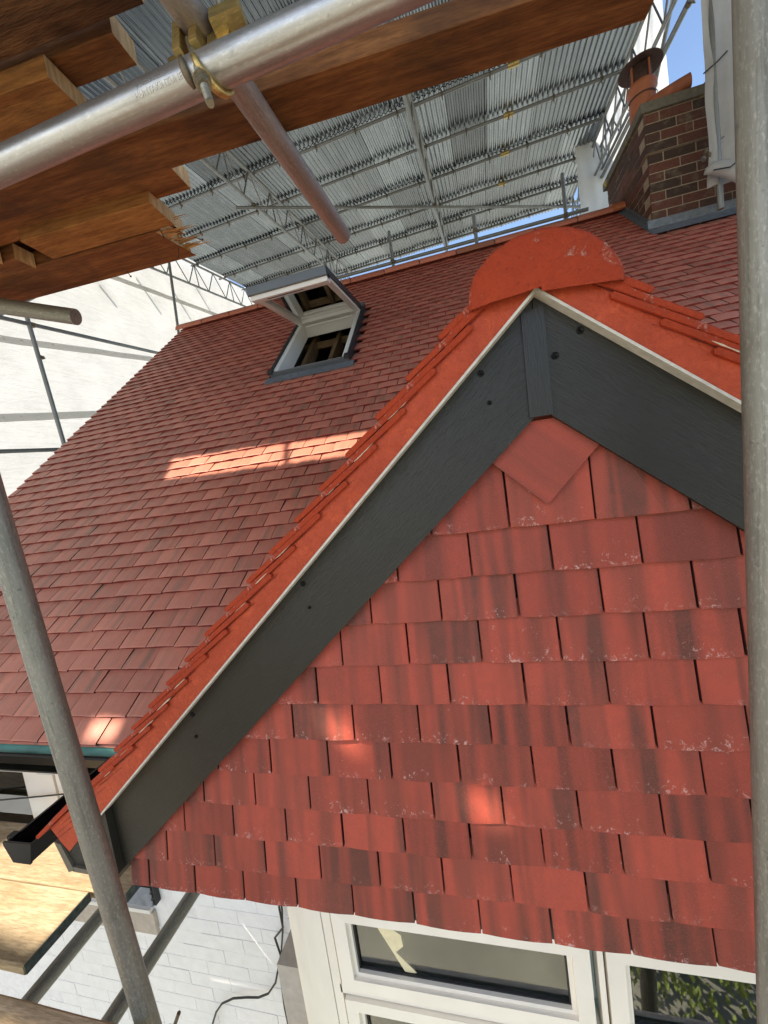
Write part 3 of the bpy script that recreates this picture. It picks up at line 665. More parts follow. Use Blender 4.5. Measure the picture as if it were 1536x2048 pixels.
# lumpy pointing where the ridge end meets the verges
lp = MB()
for sgn, cc, ss in ((-1, CL, SSL), (1, CR, SSR)):
    pts = []
    for i in range(16):
        t = 0.0 + 0.20 * i / 15; hh = 0.075 + 0.010 * noise.noise(V((t * 45, sgn * 3, 1)))
        pts.append(V((AX0 + sgn * cc * t + sgn * ss * hh, Y0 + 0.004, AZ0 - ss * t + cc * hh)))
    lp.path([p + V((0, 0.004, 0)) for p in pts], 0.0085, 8)
lp.build('pointing', M['mortar'], groof, kind='stuff')
y_ = 1.0
while y_ < YI:
    rt = MB(); half_round(rt, (0.158, y_ + .002, 0.30), (0.158, y_ + 0.44, 0.30), 0.130, a0=0.05); rt.build('ridge_tile', M['roof_tile'], groof); y_ += 0.45

# ---- barge boards
def slope_board(name, sgn, cc, ss, t0, t1, p0, p1, y0, y1, mat, label=None, cut0=None):
    A = V((AX0, 0, AZ0)); dn = V((sgn * cc, 0, -ss)); nn_ = V((sgn * ss, 0, cc))
    xl = dn if sgn > 0 else -dn
    M4 = frame(V((AX0, y0, AZ0)), xl, nn_)
    inv = M4.inverted(); mb = MB()
    poly = []
    for t, p in ((t0, p0), (t1, p0), (t1, p1), (t0, p1)): poly.append(A + dn * t + nn_ * p)
    # mitre against the vertical line under the apex
    poly = clip([(p.x, 0.0, p.z) for p in poly], lambda p: sgn * (p[0] - (AX0 - 0.004)) - 0.0008)
    if cut0 is not None: poly = clip(poly, cut0)
    mb.prism([inv @ V((p[0], y0, p[2])) for p in poly], inv.to_3x3() @ V((0, y1 - y0, 0)))
    return mb.build(name, mat, house, M4, bev=0.0012, label=label)
bl_ = slope_board('barge_board', -1, CL, SSL, -0.02, 2.2, -0.1585, 0.004, 0.850, 0.866, M['pvc_grey'], 'long dark barge board on the left slope', cut0=lambda p: p[0] + 1.196)
br_ = slope_board('barge_board', 1, CR, SSR, -0.02, 1.86, -0.168, 0.004, 0.850, 0.866, M['pvc_grey'], 'dark barge board on the right slope')
cs_ = MB(); cs_.prism([(0.124, 0.845, 0.274), (0.1675, 0.845, 0.284), (0.166, 0.845, 0.072), (0.121, 0.845, 0.072)], (0, 0.0045, 0))
Mv = frame(V((0.14, 0.845, 0.07)), (0, 0, 1), (0, 1, 0)); inv = Mv.inverted(); cs2 = MB(); cs2.v = [tuple(inv @ V(p)) for p in cs_.v]; cs2.f = cs_.f; cs2.mi = cs_.mi; cs2.sm = cs_.sm; cs2.r = cs_.r
cs2.build('cover_strip', M['pvc_grey'], house, Mv, bev=0.0008)
for (x, z, r_, par) in ((0.229, 0.222, 0.0062, br_), (0.180, 0.184, 0.0062, br_), (0.036, 0.178, 0.0058, bl_), (0.047, 0.116, 0.0042, bl_), (-0.437, -0.236, 0.006, bl_), (-0.430, -0.297, 0.0035, bl_), (-0.834, -0.584, 0.006, bl_), (-0.837, -0.650, 0.0042, bl_)):
    cp = MB(); cp.lathe((x, 0.8497, z), [(r_ * 1.15, 0.0), (r_ * 1.15, 0.0015), (r_, 0.0028), (r_ * 0.8, 0.0030), (r_ * 0.72, 0.0022), (r_ * 0.35, 0.0022), (r_ * 0.3, 0.0012), (0.0001, 0.0012)], 18, 0, (0, -1, 0))
    cp.build('screw_cap', M['pvc_black'], par)
# boxed eave end
bx = MB(); bx.prism([(-1.398, 0.828, -1.02), (-1.198, 0.828, -0.86), (-1.198, 0.828, -1.098), (-1.366, 0.828, -1.085)], (0, 0.03, 0)); bx.build('box_end_panel', M['pvc_grey'], house)
bx = MB(); bx.prism([(-1.425, 0.822, -1.005), (-1.400, 0.822, -1.012), (-1.368, 0.822, -1.100), (-1.393, 0.822, -1.108)], (0, 0.4, 0)); bx.build('fascia_return', M['tan'], house)
bx = MB(); bx.prism([(-1.368, 0.822, -1.087), (-1.200, 0.822, -1.100), (-1.200, 0.822, -1.113), (-1.375, 0.822, -1.104)], (0, 0.45, 0)); bx.build('soffit', M['tan'], house)

# ---- gutters (box section, open top)
def gutter(name, p0, p1, side, parent, capends=True):
    p0 = V(p0); p1 = V(p1); d = (p1 - p0).normalized(); up = V((0, 0, 1)); sd_ = V(side)
    prof = [(0.0, 0.0), (0.010, 0.0), (0.010, -0.006), (0.004, -0.010), (0.024, -0.058), (0.088, -0.058), (0.106, 0.004), (0.112, 0.004), (0.092, -0.064), (0.021, -0.064), (-0.004, -0.006)]
    mb = MB(); n = len(prof); vv = [p + sd_ * a + up * h for p in (p0, p1) for a, h in prof]
    mb.add(vv, [(i, (i + 1) % n, n + (i + 1) % n, n + i) for i in range(n)] + [tuple(range(n))[::-1], tuple(range(n, 2 * n))])
    g_ = mb.build(name, M['pvc_black'], parent)
    if capends:
        e = MB(); out = [(-0.007, 0.003), (-0.007, -0.010), (0.019, -0.067), (0.094, -0.067), (0.116, 0.006)]
        for p, s_ in ((p0, -1),):
            e.prism([p + sd_ * a + up * h + d * 0.003 for a, h in out], d * -0.006)
        e.build('gutter_end_cap', M['pvc_black'], g_, bev=0.0015)
        e = MB(); e.prism([p0 + sd_ * a + up * h + d * 0.012 for a, h in [(-0.012, 0.007), (0.016, 0.007), (0.016, -0.004), (-0.012, -0.012)]], d * 0.022); e.build('gutter_clip', M['pvc_black'], g_)
        e = MB(); e.prism([p0 + sd_ * a + up * h + d * 0.10 for a, h in [(0.095, 0.006), (0.125, 0.006), (0.115, -0.062), (0.09, -0.066)]], d * 0.03); e.build('gutter_bracket', M['pvc_black'], g_)
    return g_
gutter('gutter', (-1.600, 0.80, -1.0), (-1.600, 1.165, -1.0), (1, 0, 0), house)
gutter('gutter', (-1.600, 1.165, -1.002), (-4.4, 1.165, -1.002), (0, 1, 0), house, False)
fa = MB(); fa.box((-4.3, 1.283, -1.11), (-1.45, 1.30, -0.99)); fa.build('fascia', M['pvc_black'], house)
fa = MB(); fa.box((-4.3, 1.20, -1.118), (-1.45, 1.31, -1.110)); fa.build('soffit', M['pvc_grey'], house)
fe = MB(); fv = []; nf = 60
for i in range(nf + 1):
    x = -4.2 + 2.62 * i / nf
    fv += [V((x, 1.245, -1.003)), V((x, 1.212 + 0.004 * noise.noise(V((x * 5, 0, 0))), -1.010)), V((x, 1.200 + 0.008 * noise.noise(V((x * 4, 0, 0))), -1.036 + 0.008 * noise.noise(V((x * 3, 5, 0)))))]
fe.add(fv, [(i * 3 + j, i * 3 + j + 1, i * 3 + 4 + j, i * 3 + 3 + j) for i in range(nf) for j in range(2)], 0, True); fe.build('underlay_strip', M['felt'], house)

# ---- main white painted brick wall, one brick a piece
wall = MB(); wall.box((-4.1, 1.325, GZ), (-0.6, 1.45, -2.9)); wall.box((-4.1, 1.325, -2.9), (-3.4, 1.45, -1.0)); wall.box((-3.4, 1.325, -2.9), (-0.6, 1.45, -1.515)); wall.box((-1.98, 1.325, -1.515), (-0.6, 1.45, -1.0)); wall.box((-3.4, 1.325, -1.2), (-1.98, 1.45, -1.0))
wall = wall.build('brick_wall', M['wjoint'], house)
bm_ = MB(); bm_.box((0, -0.0022, 0), (0.2215, 0.02, 0.072)); bme = bm_.mesh('brick', M['wbrick']); bm_ = MB(); bm_.box((0, -0.0075, 0), (0.106, 0.02, 0.069)); bmh = bm_.mesh('brick', M['wbrick'])
cnt = 0
for r_ in range(18):
    z = -1.56 - (r_ + 1) * 0.0755
    x = -2.62 + (0.11 if r_ % 2 else 0)
    while x < -0.72:
        inlow = -1.9 < x < -1.66 and z > -1.92
        if not inlow and not (-2.7 < x < -1.72 and -2.06 < z < -1.90) and not (x > -0.85 and z > -1.7):
            inst('brick', bme, wall, Matrix.Translation((x + random.uniform(-.001, .001), 1.3255 + random.uniform(-.0016, .0010), z)) @ Matrix.Rotation(random.gauss(0, .003), 4, 'Y'))
        x += 0.2245
bd = MB(); bd.box((-2.75, 1.306, -2.045), (-1.735, 1.33, -1.925)); bd.box((-2.75, 1.300, -1.925), (-1.745, 1.33, -1.905), 1); bd.build('ledge_band', [M['beige'], M['white_paint']], wall, bev=0.002)
dwn = MB(); dwn.box((-2.05, 1.296, -1.865), (-1.69, 1.335, -1.760)); 
dw = dwn.build('louvre_vent', M['dark_rubber'], wall)
for i in range(3):
    e = MB(); e.prism([(-2.04, 1.292, -1.862 + i * 0.034), (-2.04, 1.282, -1.856 + i * 0.034), (-2.04, 1.292, -1.836 + i * 0.034)], (0.34, 0, 0)); e.build('louvre_slat', M['lead'], dw)
# main house window seen under the gutter
win = MB(); win.box((-3.3, 1.322, -1.50), (-2.0, 1.33, -1.13)); win = win.build('window', M['blind'], house)  # pale backing panel, painted in for bright reflections on the glass
for q in ((-2.95, 0.33), (-2.62, 0.30), (-2.75, 0.0)):
    e = MB(); e.prism([(q[0], 1.312, -1.50), (q[0] + 0.022, 1.312, -1.50), (q[0] + 0.022 + q[1], 1.312, -1.2), (q[0] + q[1], 1.312, -1.2)], (0, 0.004, 0)); e.build('blind_cord', M['upvc'], win)  # diagonal strips, part of the painted glass reflections
for a, b2, nm in (((-3.34, 1.285, -1.20), (-1.98, 1.33, -1.12), 'frame'), ((-2.115, 1.285, -1.50), (-2.03, 1.33, -1.2), 'frame'), ((-2.33, 1.288, -1.50), (-2.235, 1.33, -1.2), 'frame'), ((-2.225, 1.280, -1.50), (-2.125, 1.33, -1.2), 'frame')):
    e = MB(); e.box(a, b2); e.build(nm, M['upvc'], win, bev=0.004)
e = MB(); e.box((-3.3, 1.300, -1.50), (-2.33, 1.304, -1.2)); e.build('pane', M['glass'], win)
e = MB(); e.box((-3.4, 1.24, -1.56), (-1.98, 1.33, -1.515)); e.build('sill', M['beige'], win, bev=0.003)

# ---- bay window below the gable
YW = 0.93
bay = MB(); bay.box((-0.74, 0.97, GZ), (1.2, 1.30, -2.55)); bay = bay.build('bay_window', M['render'], house)
def up(a, b2, nm='frame_member', bev=0.003, mat='upvc', lab=None):
    e = MB(); e.box(a, b2); return e.build(nm, M[mat], bay, bev=bev, label=lab)
ZT, ZB = -1.18, -2.5
up((-0.722, YW + 0.030, ZB), (-0.702, YW + 0.10, ZT)); up((-0.700, YW + 0.022, ZB), (-0.682, YW + 0.10, ZT)); up((-0.680, YW + 0.012, ZB), (-0.664, YW + 0.10, ZT))
up((-0.660, YW + 0.004, ZB), (-0.637, YW + 0.08, ZT), 'corner_post'); up((-0.634, YW - 0.002, ZB), (-0.600, YW + 0.08, ZT), 'corner_post')
up((-0.598, YW, ZT), (1.1, YW + 0.06, -1.262), 'head')
up((-0.598, YW, ZB), (-0.570, YW + 0.06, -1.262), 'jamb')
up((0.1600, YW - 0.004, ZB), (0.1740, YW + 0.05, ZT), 'mullion_cover', 0.0015)
# sashes: frames with mitre lines
def sash(x0, x1, z0, z1, w_=0.042, y=YW - 0.012, dy=0.05):
    s_ = MB(); root = None
    def tri(poly): 
        mb = MB(); mb.prism([(a, y, c_) for a, c_ in poly], (0, dy, 0)); return mb
    sh = tri([(x0, z1), (x1, z1), (x1 - w_, z1 - w_), (x0 + w_, z1 - w_)]).build('sash_rail', M['upvc'], bay, bev=0.0016)
    tri([(x0, z0), (x1, z0), (x1 - w_, z0 + w_), (x0 + w_, z0 + w_)]).build('sash_rail', M['upvc'], bay, bev=0.0016)
    tri([(x0, z0), (x0, z1), (x0 + w_, z1 - w_), (x0 + w_, z0 + w_)]).build('sash_stile', M['upvc'], bay, bev=0.0016)
    tri([(x1, z0), (x1, z1), (x1 - w_, z1 - w_), (x1 - w_, z0 + w_)]).build('sash_stile', M['upvc'], bay, bev=0.0016)
    a0, a1, c0, c1 = x0 + w_, x1 - w_, z0 + w_, z1 - w_
    # bead that steps back to the glass
    bd_ = 0.012
    for poly, nm in (([(a0, c1), (a1, c1), (a1 - bd_, c1 - bd_), (a0 + bd_, c1 - bd_)], 0), ([(a0, c0), (a1, c0), (a1 - bd_, c0 + bd_), (a0 + bd_, c0 + bd_)], 0), ([(a0, c0), (a0, c1), (a0 + bd_, c1 - bd_), (a0 + bd_, c0 + bd_)], 0), ([(a1, c0), (a1, c1), (a1 - bd_, c1 - bd_), (a1 - bd_, c0 + bd_)], 0)):
        mb = MB(); mb.prism([(a, y + 0.012, c_) for a, c_ in poly], (0, 0.02, 0)); mb.build('glazing_bead', M['upvc'], bay, bev=0.001)
    a0 += bd_; a1 -= bd_; c0 += bd_; c1 -= bd_
    gk = MB()
    for p, q_ in (((a0, c0), (a0 + .004, c1)), ((a1 - .004, c0), (a1, c1)), ((a0, c0), (a1, c0 + .004)), ((a0, c1 - .003), (a1, c1))):
        gk.box((p[0], y + 0.022, p[1]), (q_[0], y + 0.029, q_[1]))
    gk.build('gasket', M['gasket'], bay)
    gp = MB(); gp.box((a0 + .002, y + 0.030, c0 + .002), (a1 - .002, y + 0.033, c1 - .002)); gp.build('pane', M['glass'], bay)
    sp_ = MB()
    for p, q_ in (((a0, c0), (a0 + .012, c1)), ((a1 - .012, c0), (a1, c1)), ((a0 + .012, c0), (a1 - .012, c0 + .014)), ((a0 + .012, c1 - .012), (a1 - .012, c1))):
        sp_.box((p[0], y + 0.037, p[1]), (q_[0], y + 0.047, q_[1]))
    sp_.build('spacer_bar', M['spacer'], bay)
    return a0, a1, c0, c1
sash(-0.560, 0.142, -1.515, -1.238); up((-0.575, YW, -1.545), (0.155, YW + 0.05, -1.515), 'transom')
sash(-0.560, 0.142, -2.48, -1.548, 0.038)
sash(0.180, 0.95, -1.540, -1.240); sash(0.180, 0.95, -2.48, -1.56, 0.038)
# room behind the bay glass
e = MB(); e.box((-0.62, 1.9, -2.5), (1.2, 1.95, -1.0)); e.box((-0.62, 1.00, -2.5), (-0.60, 1.95, -1.0)); e.box((-0.62, 1.0, -2.52), (1.2, 1.95, -2.5)); e.box((-0.62, 1.0, -1.0), (1.2, 1.95, -0.98)); e.build('room', M['interior'], bay)
for x0, x1, z0 in ((-0.60, -0.47, -1.60), (-0.462, -0.27, -1.545), (-0.262, -0.075, -1.555), (-0.068, -0.008, -2.2), (0.0, 0.05, -2.2), (0.056, 0.16, -1.55), (0.165, 0.30, -1.56), (0.31, 0.375, -2.2), (0.382, 0.47, -2.2), (0.48, 0.70, -1.55), (0.71, 1.1, -1.56)):
    e = MB(); e.box((x0, 0.992 + 0.008 * (z0 < -2), z0 + 0.045), (x1, 0.995 + 0.008 * (z0 < -2), -1.2)); e.build('blind_strip', M['blind_dark' if x0 < -0.5 or x0 in (-0.262, 0.48) else 'blind'], bay)  # strips behind the glass, coloured to stand for its reflections
e = MB(); e.box((-0.6, 1.03, -1.655), (1.1, 1.10, -1.625)); e.build('inner_rail', M['blind'], bay)
e = MB(); e.prism([(-0.432, 0.9475, -1.320), (-0.408, 0.9475, -1.305), (-0.362, 0.9475, -1.335), (-0.360, 0.9475, -1.372), (-0.385, 0.9475, -1.395), (-0.330, 0.9475, -1.455), (-0.362, 0.9475, -1.465)], (0, 0.0006, 0)); e.build('tape_strip', M['tape'], bay)
pn = MB(); pn.box((-0.86, 1.02, -3.2), (-0.765, 1.3, -1.63)); pn.build('pipe_boxing', M['beige'], bay, bev=0.003)
pn = MB(); pn.box((-0.763, 1.0, -3.2), (-0.724, 1.3, -1.2)); pn.build('side_frame', M['upvc'], bay, bev=0.003)

# ---- chimney
CH0, CH1, CY0, CY1 = 2.035, 3.35, 4.76, 5.80
ch = MB(); ch.box((CH0 + 0.004, CY0 + 0.004, 1.6), (CH1, CY1, 3.13 - 4 * 0.0895)); ch.box((CH0 - 0.018, CY0 - 0.018, 3.13 - 4 * 0.0895), (CH1, CY1, 3.134)); ch = ch.build('chimney', M['joint'], house)
cb = MB(); cb.box((0, 0, 0), (0.268, 0.02, 0.079)); cme = cb.mesh('brick', M['brick']); cmr = cb.mesh('brick', M['brick_red'])
cb = MB(); cb.box((0, 0, 0), (0.127, 0.02, 0.079)); cmh = cb.mesh('brick', M['brick'])
BL, BH = 0.279, 0.0895
rowsn = 16
for r_ in range(rowsn):
    z = 3.135 - (r_ + 1) * BH
    outp = 0.0 if r_ >= 4 else -0.022
    x = CH0 + outp + (0 if r_ % 2 else -0.14)
    while x < CH1 - 0.1:
        xa = max(x, CH0 + outp); me_ = cmh if xa > x else (cmr if random.random() < 0.07 else cme)
        if EZ + (CY0 - EY) / CP * SP < z + 0.10: inst('brick', me_, ch, Matrix.Translation((xa, CY0 + outp + random.uniform(-.002, .002), z)))
        x += BL
    y = CY0 + outp + 0.02 + (0.0 if r_ % 2 else 0.13)
    while y < CY1 - 0.02:
        ln2 = min(0.268, CY1 - y)
        if EZ + (min(y, 2 * ry - y) - EY) / CP * SP < z + 0.12:
            inst('brick', cme, ch, Matrix.Translation((CH0 + outp + random.uniform(-.002, .002), y + (ln2 if True else 0), z)) @ Matrix.Rotation(-PI / 2, 4, 'Z'))
        y += BL
cpb = MB(); cpb.box((CH0 - 0.055, CY0 - 0.05, 3.135), (CH1 + .05, CY1 + .05, 3.222)); cpb.build('chimney_cap', M['cap'], ch, bev=0.008)
cpb = MB(); cpb.box((CH0 - 0.028, CY0 - 0.024, 3.133 - 4 * BH - 0.004), (CH0 + 0.1, CY0 + 0.1, 3.13 - 4 * BH)); cpb.build('corbel_shadow_joint', M['joint'], ch)
# lead apron and stepped side flashing
fl_ = MB(); nx_ = 24; vv = []
for i in range(nx_ + 1):
    x = CH0 - 0.05 + (CH1 - CH0 + 0.1) * i / nx_
    yb_ = CY0; sb = (yb_ - EY) / CP
    rr_ = RP(x, sb - 0.13 + 0.006 * noise.noise(V((x * 9, 0, 0))), 0.034)
    kn = V((x, CY0 - 0.014, RP(x, sb).z + 0.045)); tp_ = V((x, CY0 - 0.010, RP(x, sb).z + 0.125 + 0.004 * noise.noise(V((x * 12, 3, 0)))))
    vv += [rr_, kn, tp_]
fl_.add(vv, [(i * 3 + j, i * 3 + 3 + j, i * 3 + 4 + j, i * 3 + 1 + j) for i in range(nx_) for j in range(2)]); fl_.build('lead_apron', M['lead'], ch)
st_ = MB()
for i in range(8):
    y = CY0 - 0.01 + i * 0.085; zz = RP(0, (y - EY) / CP).z
    st_.prism([(CH0 - 0.008, y, zz + 0.02), (CH0 - 0.008, y + 0.11, zz + 0.10), (CH0 - 0.008, y + 0.11, zz + 0.20), (CH0 - 0.008, y + 0.004, zz + 0.115)], (0.006, 0, 0))
st_.prism([RP(CH0 - 0.06, (CY0 - EY) / CP - 0.1, 0.032), RP(CH0, (CY0 - EY) / CP - 0.1, 0.034), RP(CH0, 5.55, 0.034), RP(CH0 - 0.06, 5.55, 0.032)], (0, 0, 0.003))
st_.build('stepped_flashing', M['lead'], ch)
# pots
pot = MB(); pc = (2.19, 5.16, 3.20)
pot.lathe(pc, [(0.135, 0), (0.135, 0.03), (0.125, 0.10), (0.122, 0.42), (0.14, 0.44), (0.14, 0.48), (0.125, 0.50), (0.11, 0.50), (0.11, 0.2)], 28)
pot = pot.build('chimney_pot', M['terra'], ch)
pc2 = V((2.19, 5.16, 3.70))
e = MB(); e.lathe((2.19, 5.16, 3.55), [(0.132, 0), (0.136, 0.008), (0.132, 0.016)], 28); e.lathe((2.19, 5.16, 3.20), [(0.1, 0.5), (0.1, 0.66), (0.09, 0.66)], 24, 0); e.build('cowl_mesh', M['rust'], ch)
e = MB()
for i in range(4):
    a = i * PI / 2 + 0.4; e.box((2.19 + 0.108 * math.cos(a) - .008, 5.16 + 0.108 * math.sin(a) - .008, 3.69), (2.19 + 0.108 * math.cos(a) + .008, 5.16 + 0.108 * math.sin(a) + .008, 3.87))
e.build('cowl_straps', M['terra'], ch)
e = MB(); e.lathe((2.19, 5.16, 3.865), [(0.001, 0.035), (0.10, 0.030), (0.20, 0.008), (0.205, 0.0), (0.195, 0.0), (0.10, 0.012), (0.001, 0.014)], 30); e.build('cowl_disc', M['rust'], ch)
e = MB(); e.path([(2.20, 5.06, 3.40), (2.30, 5.03, 3.435), (2.42, 5.00, 3.455), (2.54, 4.97, 3.470)], 0.062, 16); e.build('side_spout', M['terra'], ch)
e = MB(); e.lathe((2.86, 5.16, 3.21), [(0.15, 0), (0.15, 0.22), (0.165, 0.24), (0.165, 0.27), (0.13, 0.30), (0.05, 0.32), (0.001, 0.32)], 16)
for i in range(12):
    a = i * PI / 6; e.box((2.86 + 0.148 * math.cos(a) - .012, 5.16 + 0.148 * math.sin(a) - .012, 3.21), (2.86 + 0.148 * math.cos(a) + .012, 5.16 + 0.148 * math.sin(a) + .012, 3.44))
e.build('chimney_pot', M['dark_clay'], ch, label='dark fluted pot at the right of the stack')

# ---- roof window, top hung and open
rw = thing('tmp', (0, 0, 0), '', ''); bpy.data.objects.remove(rw)
RWX0, RWX1, RWS0, RWS1 = -1.815, -1.035, 3.215, 4.42
def rbox(x0, x1, s0, s1, w0, w1):
    """box in roof coordinates"""
    mb = MB(); c8 = [(x, s_, w_) for w_ in (w0, w1) for s_ in (s0, s1) for x in (x0, x1)]
    vv = [RP(*p) for p in c8]; mb.add(vv, [(0, 1, 3, 2), (4, 6, 7, 5), (0, 4, 5, 1), (2, 3, 7, 6), (0, 2, 6, 4), (1, 5, 7, 3)]); return mb
rw = rbox(RWX0 - 0.03, RWX0 - 0.004, RWS0, RWS1 + 0.05, -0.02, 0.085).build('roof_window', M['dark_rubber'], house, label='open roof window hinged at the top')
rbox(RWX1 + 0.004, RWX1 + 0.035, RWS0, RWS1 + 0.05, -0.02, 0.085).build('side_cover', M['dark_rubber'], rw, bev=0.004)
rbox(RWX0 - 0.03, RWX1 + 0.03, RWS1 - 0.02, RWS1 + 0.09, 0.03, 0.10).build('top_cover', M['grey_alu'], rw, bev=0.004)
rbox(RWX0 - 0.02, RWX1 + 0.02, RWS0 - 0.03, RWS0 - 0.004, 0.02, 0.075).build('bottom_cover', M['grey_alu'], rw, bev=0.004)
rbox(RWX0 - 0.07, RWX1 + 0.07, RWS0 - 0.14, RWS0 - 0.03, 0.028, 0.034).build('apron_flashing', M['lead'], rw)
rbox(RWX0, RWX0 + 0.05, RWS0, RWS1, -0.10, 0.07).build('frame_side', M['white_paint'], rw, bev=0.004)
rbox(RWX1 - 0.05, RWX1, RWS0, RWS1, -0.10, 0.07).build('frame_side', M['white_paint'], rw, bev=0.004)
rbox(RWX0 + 0.05, RWX1 - 0.05, RWS0, RWS0 + 0.035, -0.10, 0.06).build('frame_bottom', M['white_paint'], rw, bev=0.004)
rbox(RWX0 + 0.05, RWX1 - 0.05, RWS1 - 0.05, RWS1, -0.10, 0.06).build('frame_top', M['white_paint'], rw, bev=0.004)
for p in ((RWX0 - 0.02, RWS0), (RWX1 + 0.0, RWS0)):
    rbox(p[0] - 0.02, p[0] + 0.035, p[1] - 0.035, p[1] + 0.02, 0.06, 0.095).build('corner_piece', M['dark_rubber'], rw, bev=0.004)
# sash: from hinge out to its bottom edge
H0 = RP(0, 4.40, 0.075); E0 = V((0, 3.385, 1.815)); sdir = (V((0, H0.y, H0.z)) - E0); SLn = sdir.length; sdir.normalize(); snrm = V((1, 0, 0)).cross(sdir)
if snrm.z < 0: snrm = -snrm
def sbox(x0, x1, a0, a1, w0, w1):
    mb = MB(); c8 = [(x, a, w_) for w_ in (w0, w1) for a in (a0, a1) for x in (x0, x1)]
    vv = [V((p[0], 0, 0)) + E0 + sdir * p[1] + snrm * p[2] for p in c8]; mb.add(vv, [(0, 1, 3, 2), (4, 6, 7, 5), (0, 4, 5, 1), (2, 3, 7, 6), (0, 2, 6, 4), (1, 5, 7, 3)]); return mb
X0, X1 = RWX0 + 0.01, RWX1 - 0.01
sw = sbox(X0, X0 + 0.062, 0.02, SLn, -0.045, 0.015).build('sash', M['white_paint'], rw, bev=0.004)
sbox(X1 - 0.062, X1, 0.02, SLn, -0.045, 0.015).build('sash', M['white_paint'], rw, bev=0.004)
sbox(X0 + 0.0, X1 - 0.0, 0.012, 0.10, -0.075, 0.015).build('sash_bottom_rail', M['white_paint'], rw, bev=0.006)
sbox(X0 + 0.062, X1 - 0.062, SLn - 0.11, SLn, -0.045, 0.015).build('sash_top_rail', M['white_paint'], rw, bev=0.004)
sbox(X0 + 0.062, X1 - 0.062, 0.10, SLn - 0.11, -0.012, -0.004).build('pane', M['glass_sash'], rw)
sbox(X0 - 0.01, X1 + 0.01, -0.015, 0.018, -0.035, 0.04).build('sash_cover', M['grey_alu'], rw, bev=0.004)
sbox(X0 - 0.012, X0 - 0.002, -0.01, SLn, 0.0, 0.04).build('sash_cover', M['dark_rubber'], rw); sbox(X1 + 0.002, X1 + 0.012, -0.01, SLn, -0.02, 0.04).build('sash_cover', M['dark_rubber'], rw)
sbox(X0 + 0.15, X1 - 0.25, 0.045, 0.058, -0.0765, -0.07).build('vent_slot', M['gasket'], rw)
sbox((X0 + X1) / 2 - 0.05, (X0 + X1) / 2 + 0.05, 0.085, 0.10, -0.066, -0.05).build('handle', M['white_paint'], rw, bev=0.002)
sbox(X0 + 0.10, X1 - 0.10, SLn - 0.075, SLn - 0.062, -0.085, -0.075).build('vent_bar', M['white_paint'], rw)
# rafters seen through the opening
for x in (-1.75, -1.42, -1.12):
    rbox(x, x + 0.045, 3.1, 4.6, -0.30, -0.16).build('rafter', M['loft_wood'], rw)
e = MB(); e.box((-2.4, 4.5, 1.15), (-0.4, 4.56, 1.27)); e.build('loft_beam', M['loft_wood'], rw)
e = MB(); e.box((-2.4, 4.7, 1.65), (-0.4, 4.76, 1.73)); e.build('loft_beam', M['loft_wood'], rw)
for xx in (-1.88, -0.98):  # dark closed box added to keep light out of the loft
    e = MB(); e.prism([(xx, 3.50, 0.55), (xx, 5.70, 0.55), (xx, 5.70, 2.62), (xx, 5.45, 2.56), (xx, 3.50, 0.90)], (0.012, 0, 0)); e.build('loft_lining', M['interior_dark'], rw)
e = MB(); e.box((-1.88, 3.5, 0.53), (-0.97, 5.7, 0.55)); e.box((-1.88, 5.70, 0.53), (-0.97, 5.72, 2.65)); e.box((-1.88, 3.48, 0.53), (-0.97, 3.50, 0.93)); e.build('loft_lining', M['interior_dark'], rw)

# ------------------------------------------------------------------ temporary roof
RO = V((1.838, 7.313, 5.550)); EU = V((0.0514, 0.9907, 0.1258)).normalized(); EV = V((EU.y, -EU.x, 0)).normalized(); EN = EV.cross(EU)
def TP3(v, u, w_=0.0): return RO + EV * v + EU * u + EN * w_
troof = thing('temporary_roof', (-3.5, 6.0, 4.9), 'corrugated metal temporary roof on lattice beams over the house', 'scaffold roof')
VL, VR, UN, UF = -7.80, 1.06, -2.9, 4.30
PITC = 0.076
SW_ = 0.076 * 9
sheet_me = {}
def corr_sheet(mb, v0, v1, u0, u1, w0=0.0, flip=0.0):
    n = max(2, int((v1 - v0) / (PITC / 8))); vv = []
    for u in (u0, u1):
        for i in range(n + 1):
            v = v0 + (v1 - v0) * i / n; vv.append(TP3(v, u, w0 + 0.0125 * math.cos(2 * PI * v / PITC)))
    k = n + 1; mb.add(vv, [(i, i + 1, k + i + 1, k + i) for i in range(n)], 0, True)
us = [UN, -0.85, 1.10, 3.00, UF]
nv = int((VR - VL) / SW_) + 1
for j in range(len(us) - 1):
    for i in range(nv):
        v0 = VL + i * SW_; v1 = min(v0 + SW_ + 0.06, VR)
        if v1 - v0 < 0.1: continue
        mb = MB(); corr_sheet(mb, v0, v1, us[j] - (0.12 if j else 0) + random.uniform(-.03, .03), us[j + 1] + random.uniform(-.02, .02), 0.009 * (i % 2) - 0.007 * j + 0.02)
        mb.build('corrugated_sheet', M['corr'], troof)
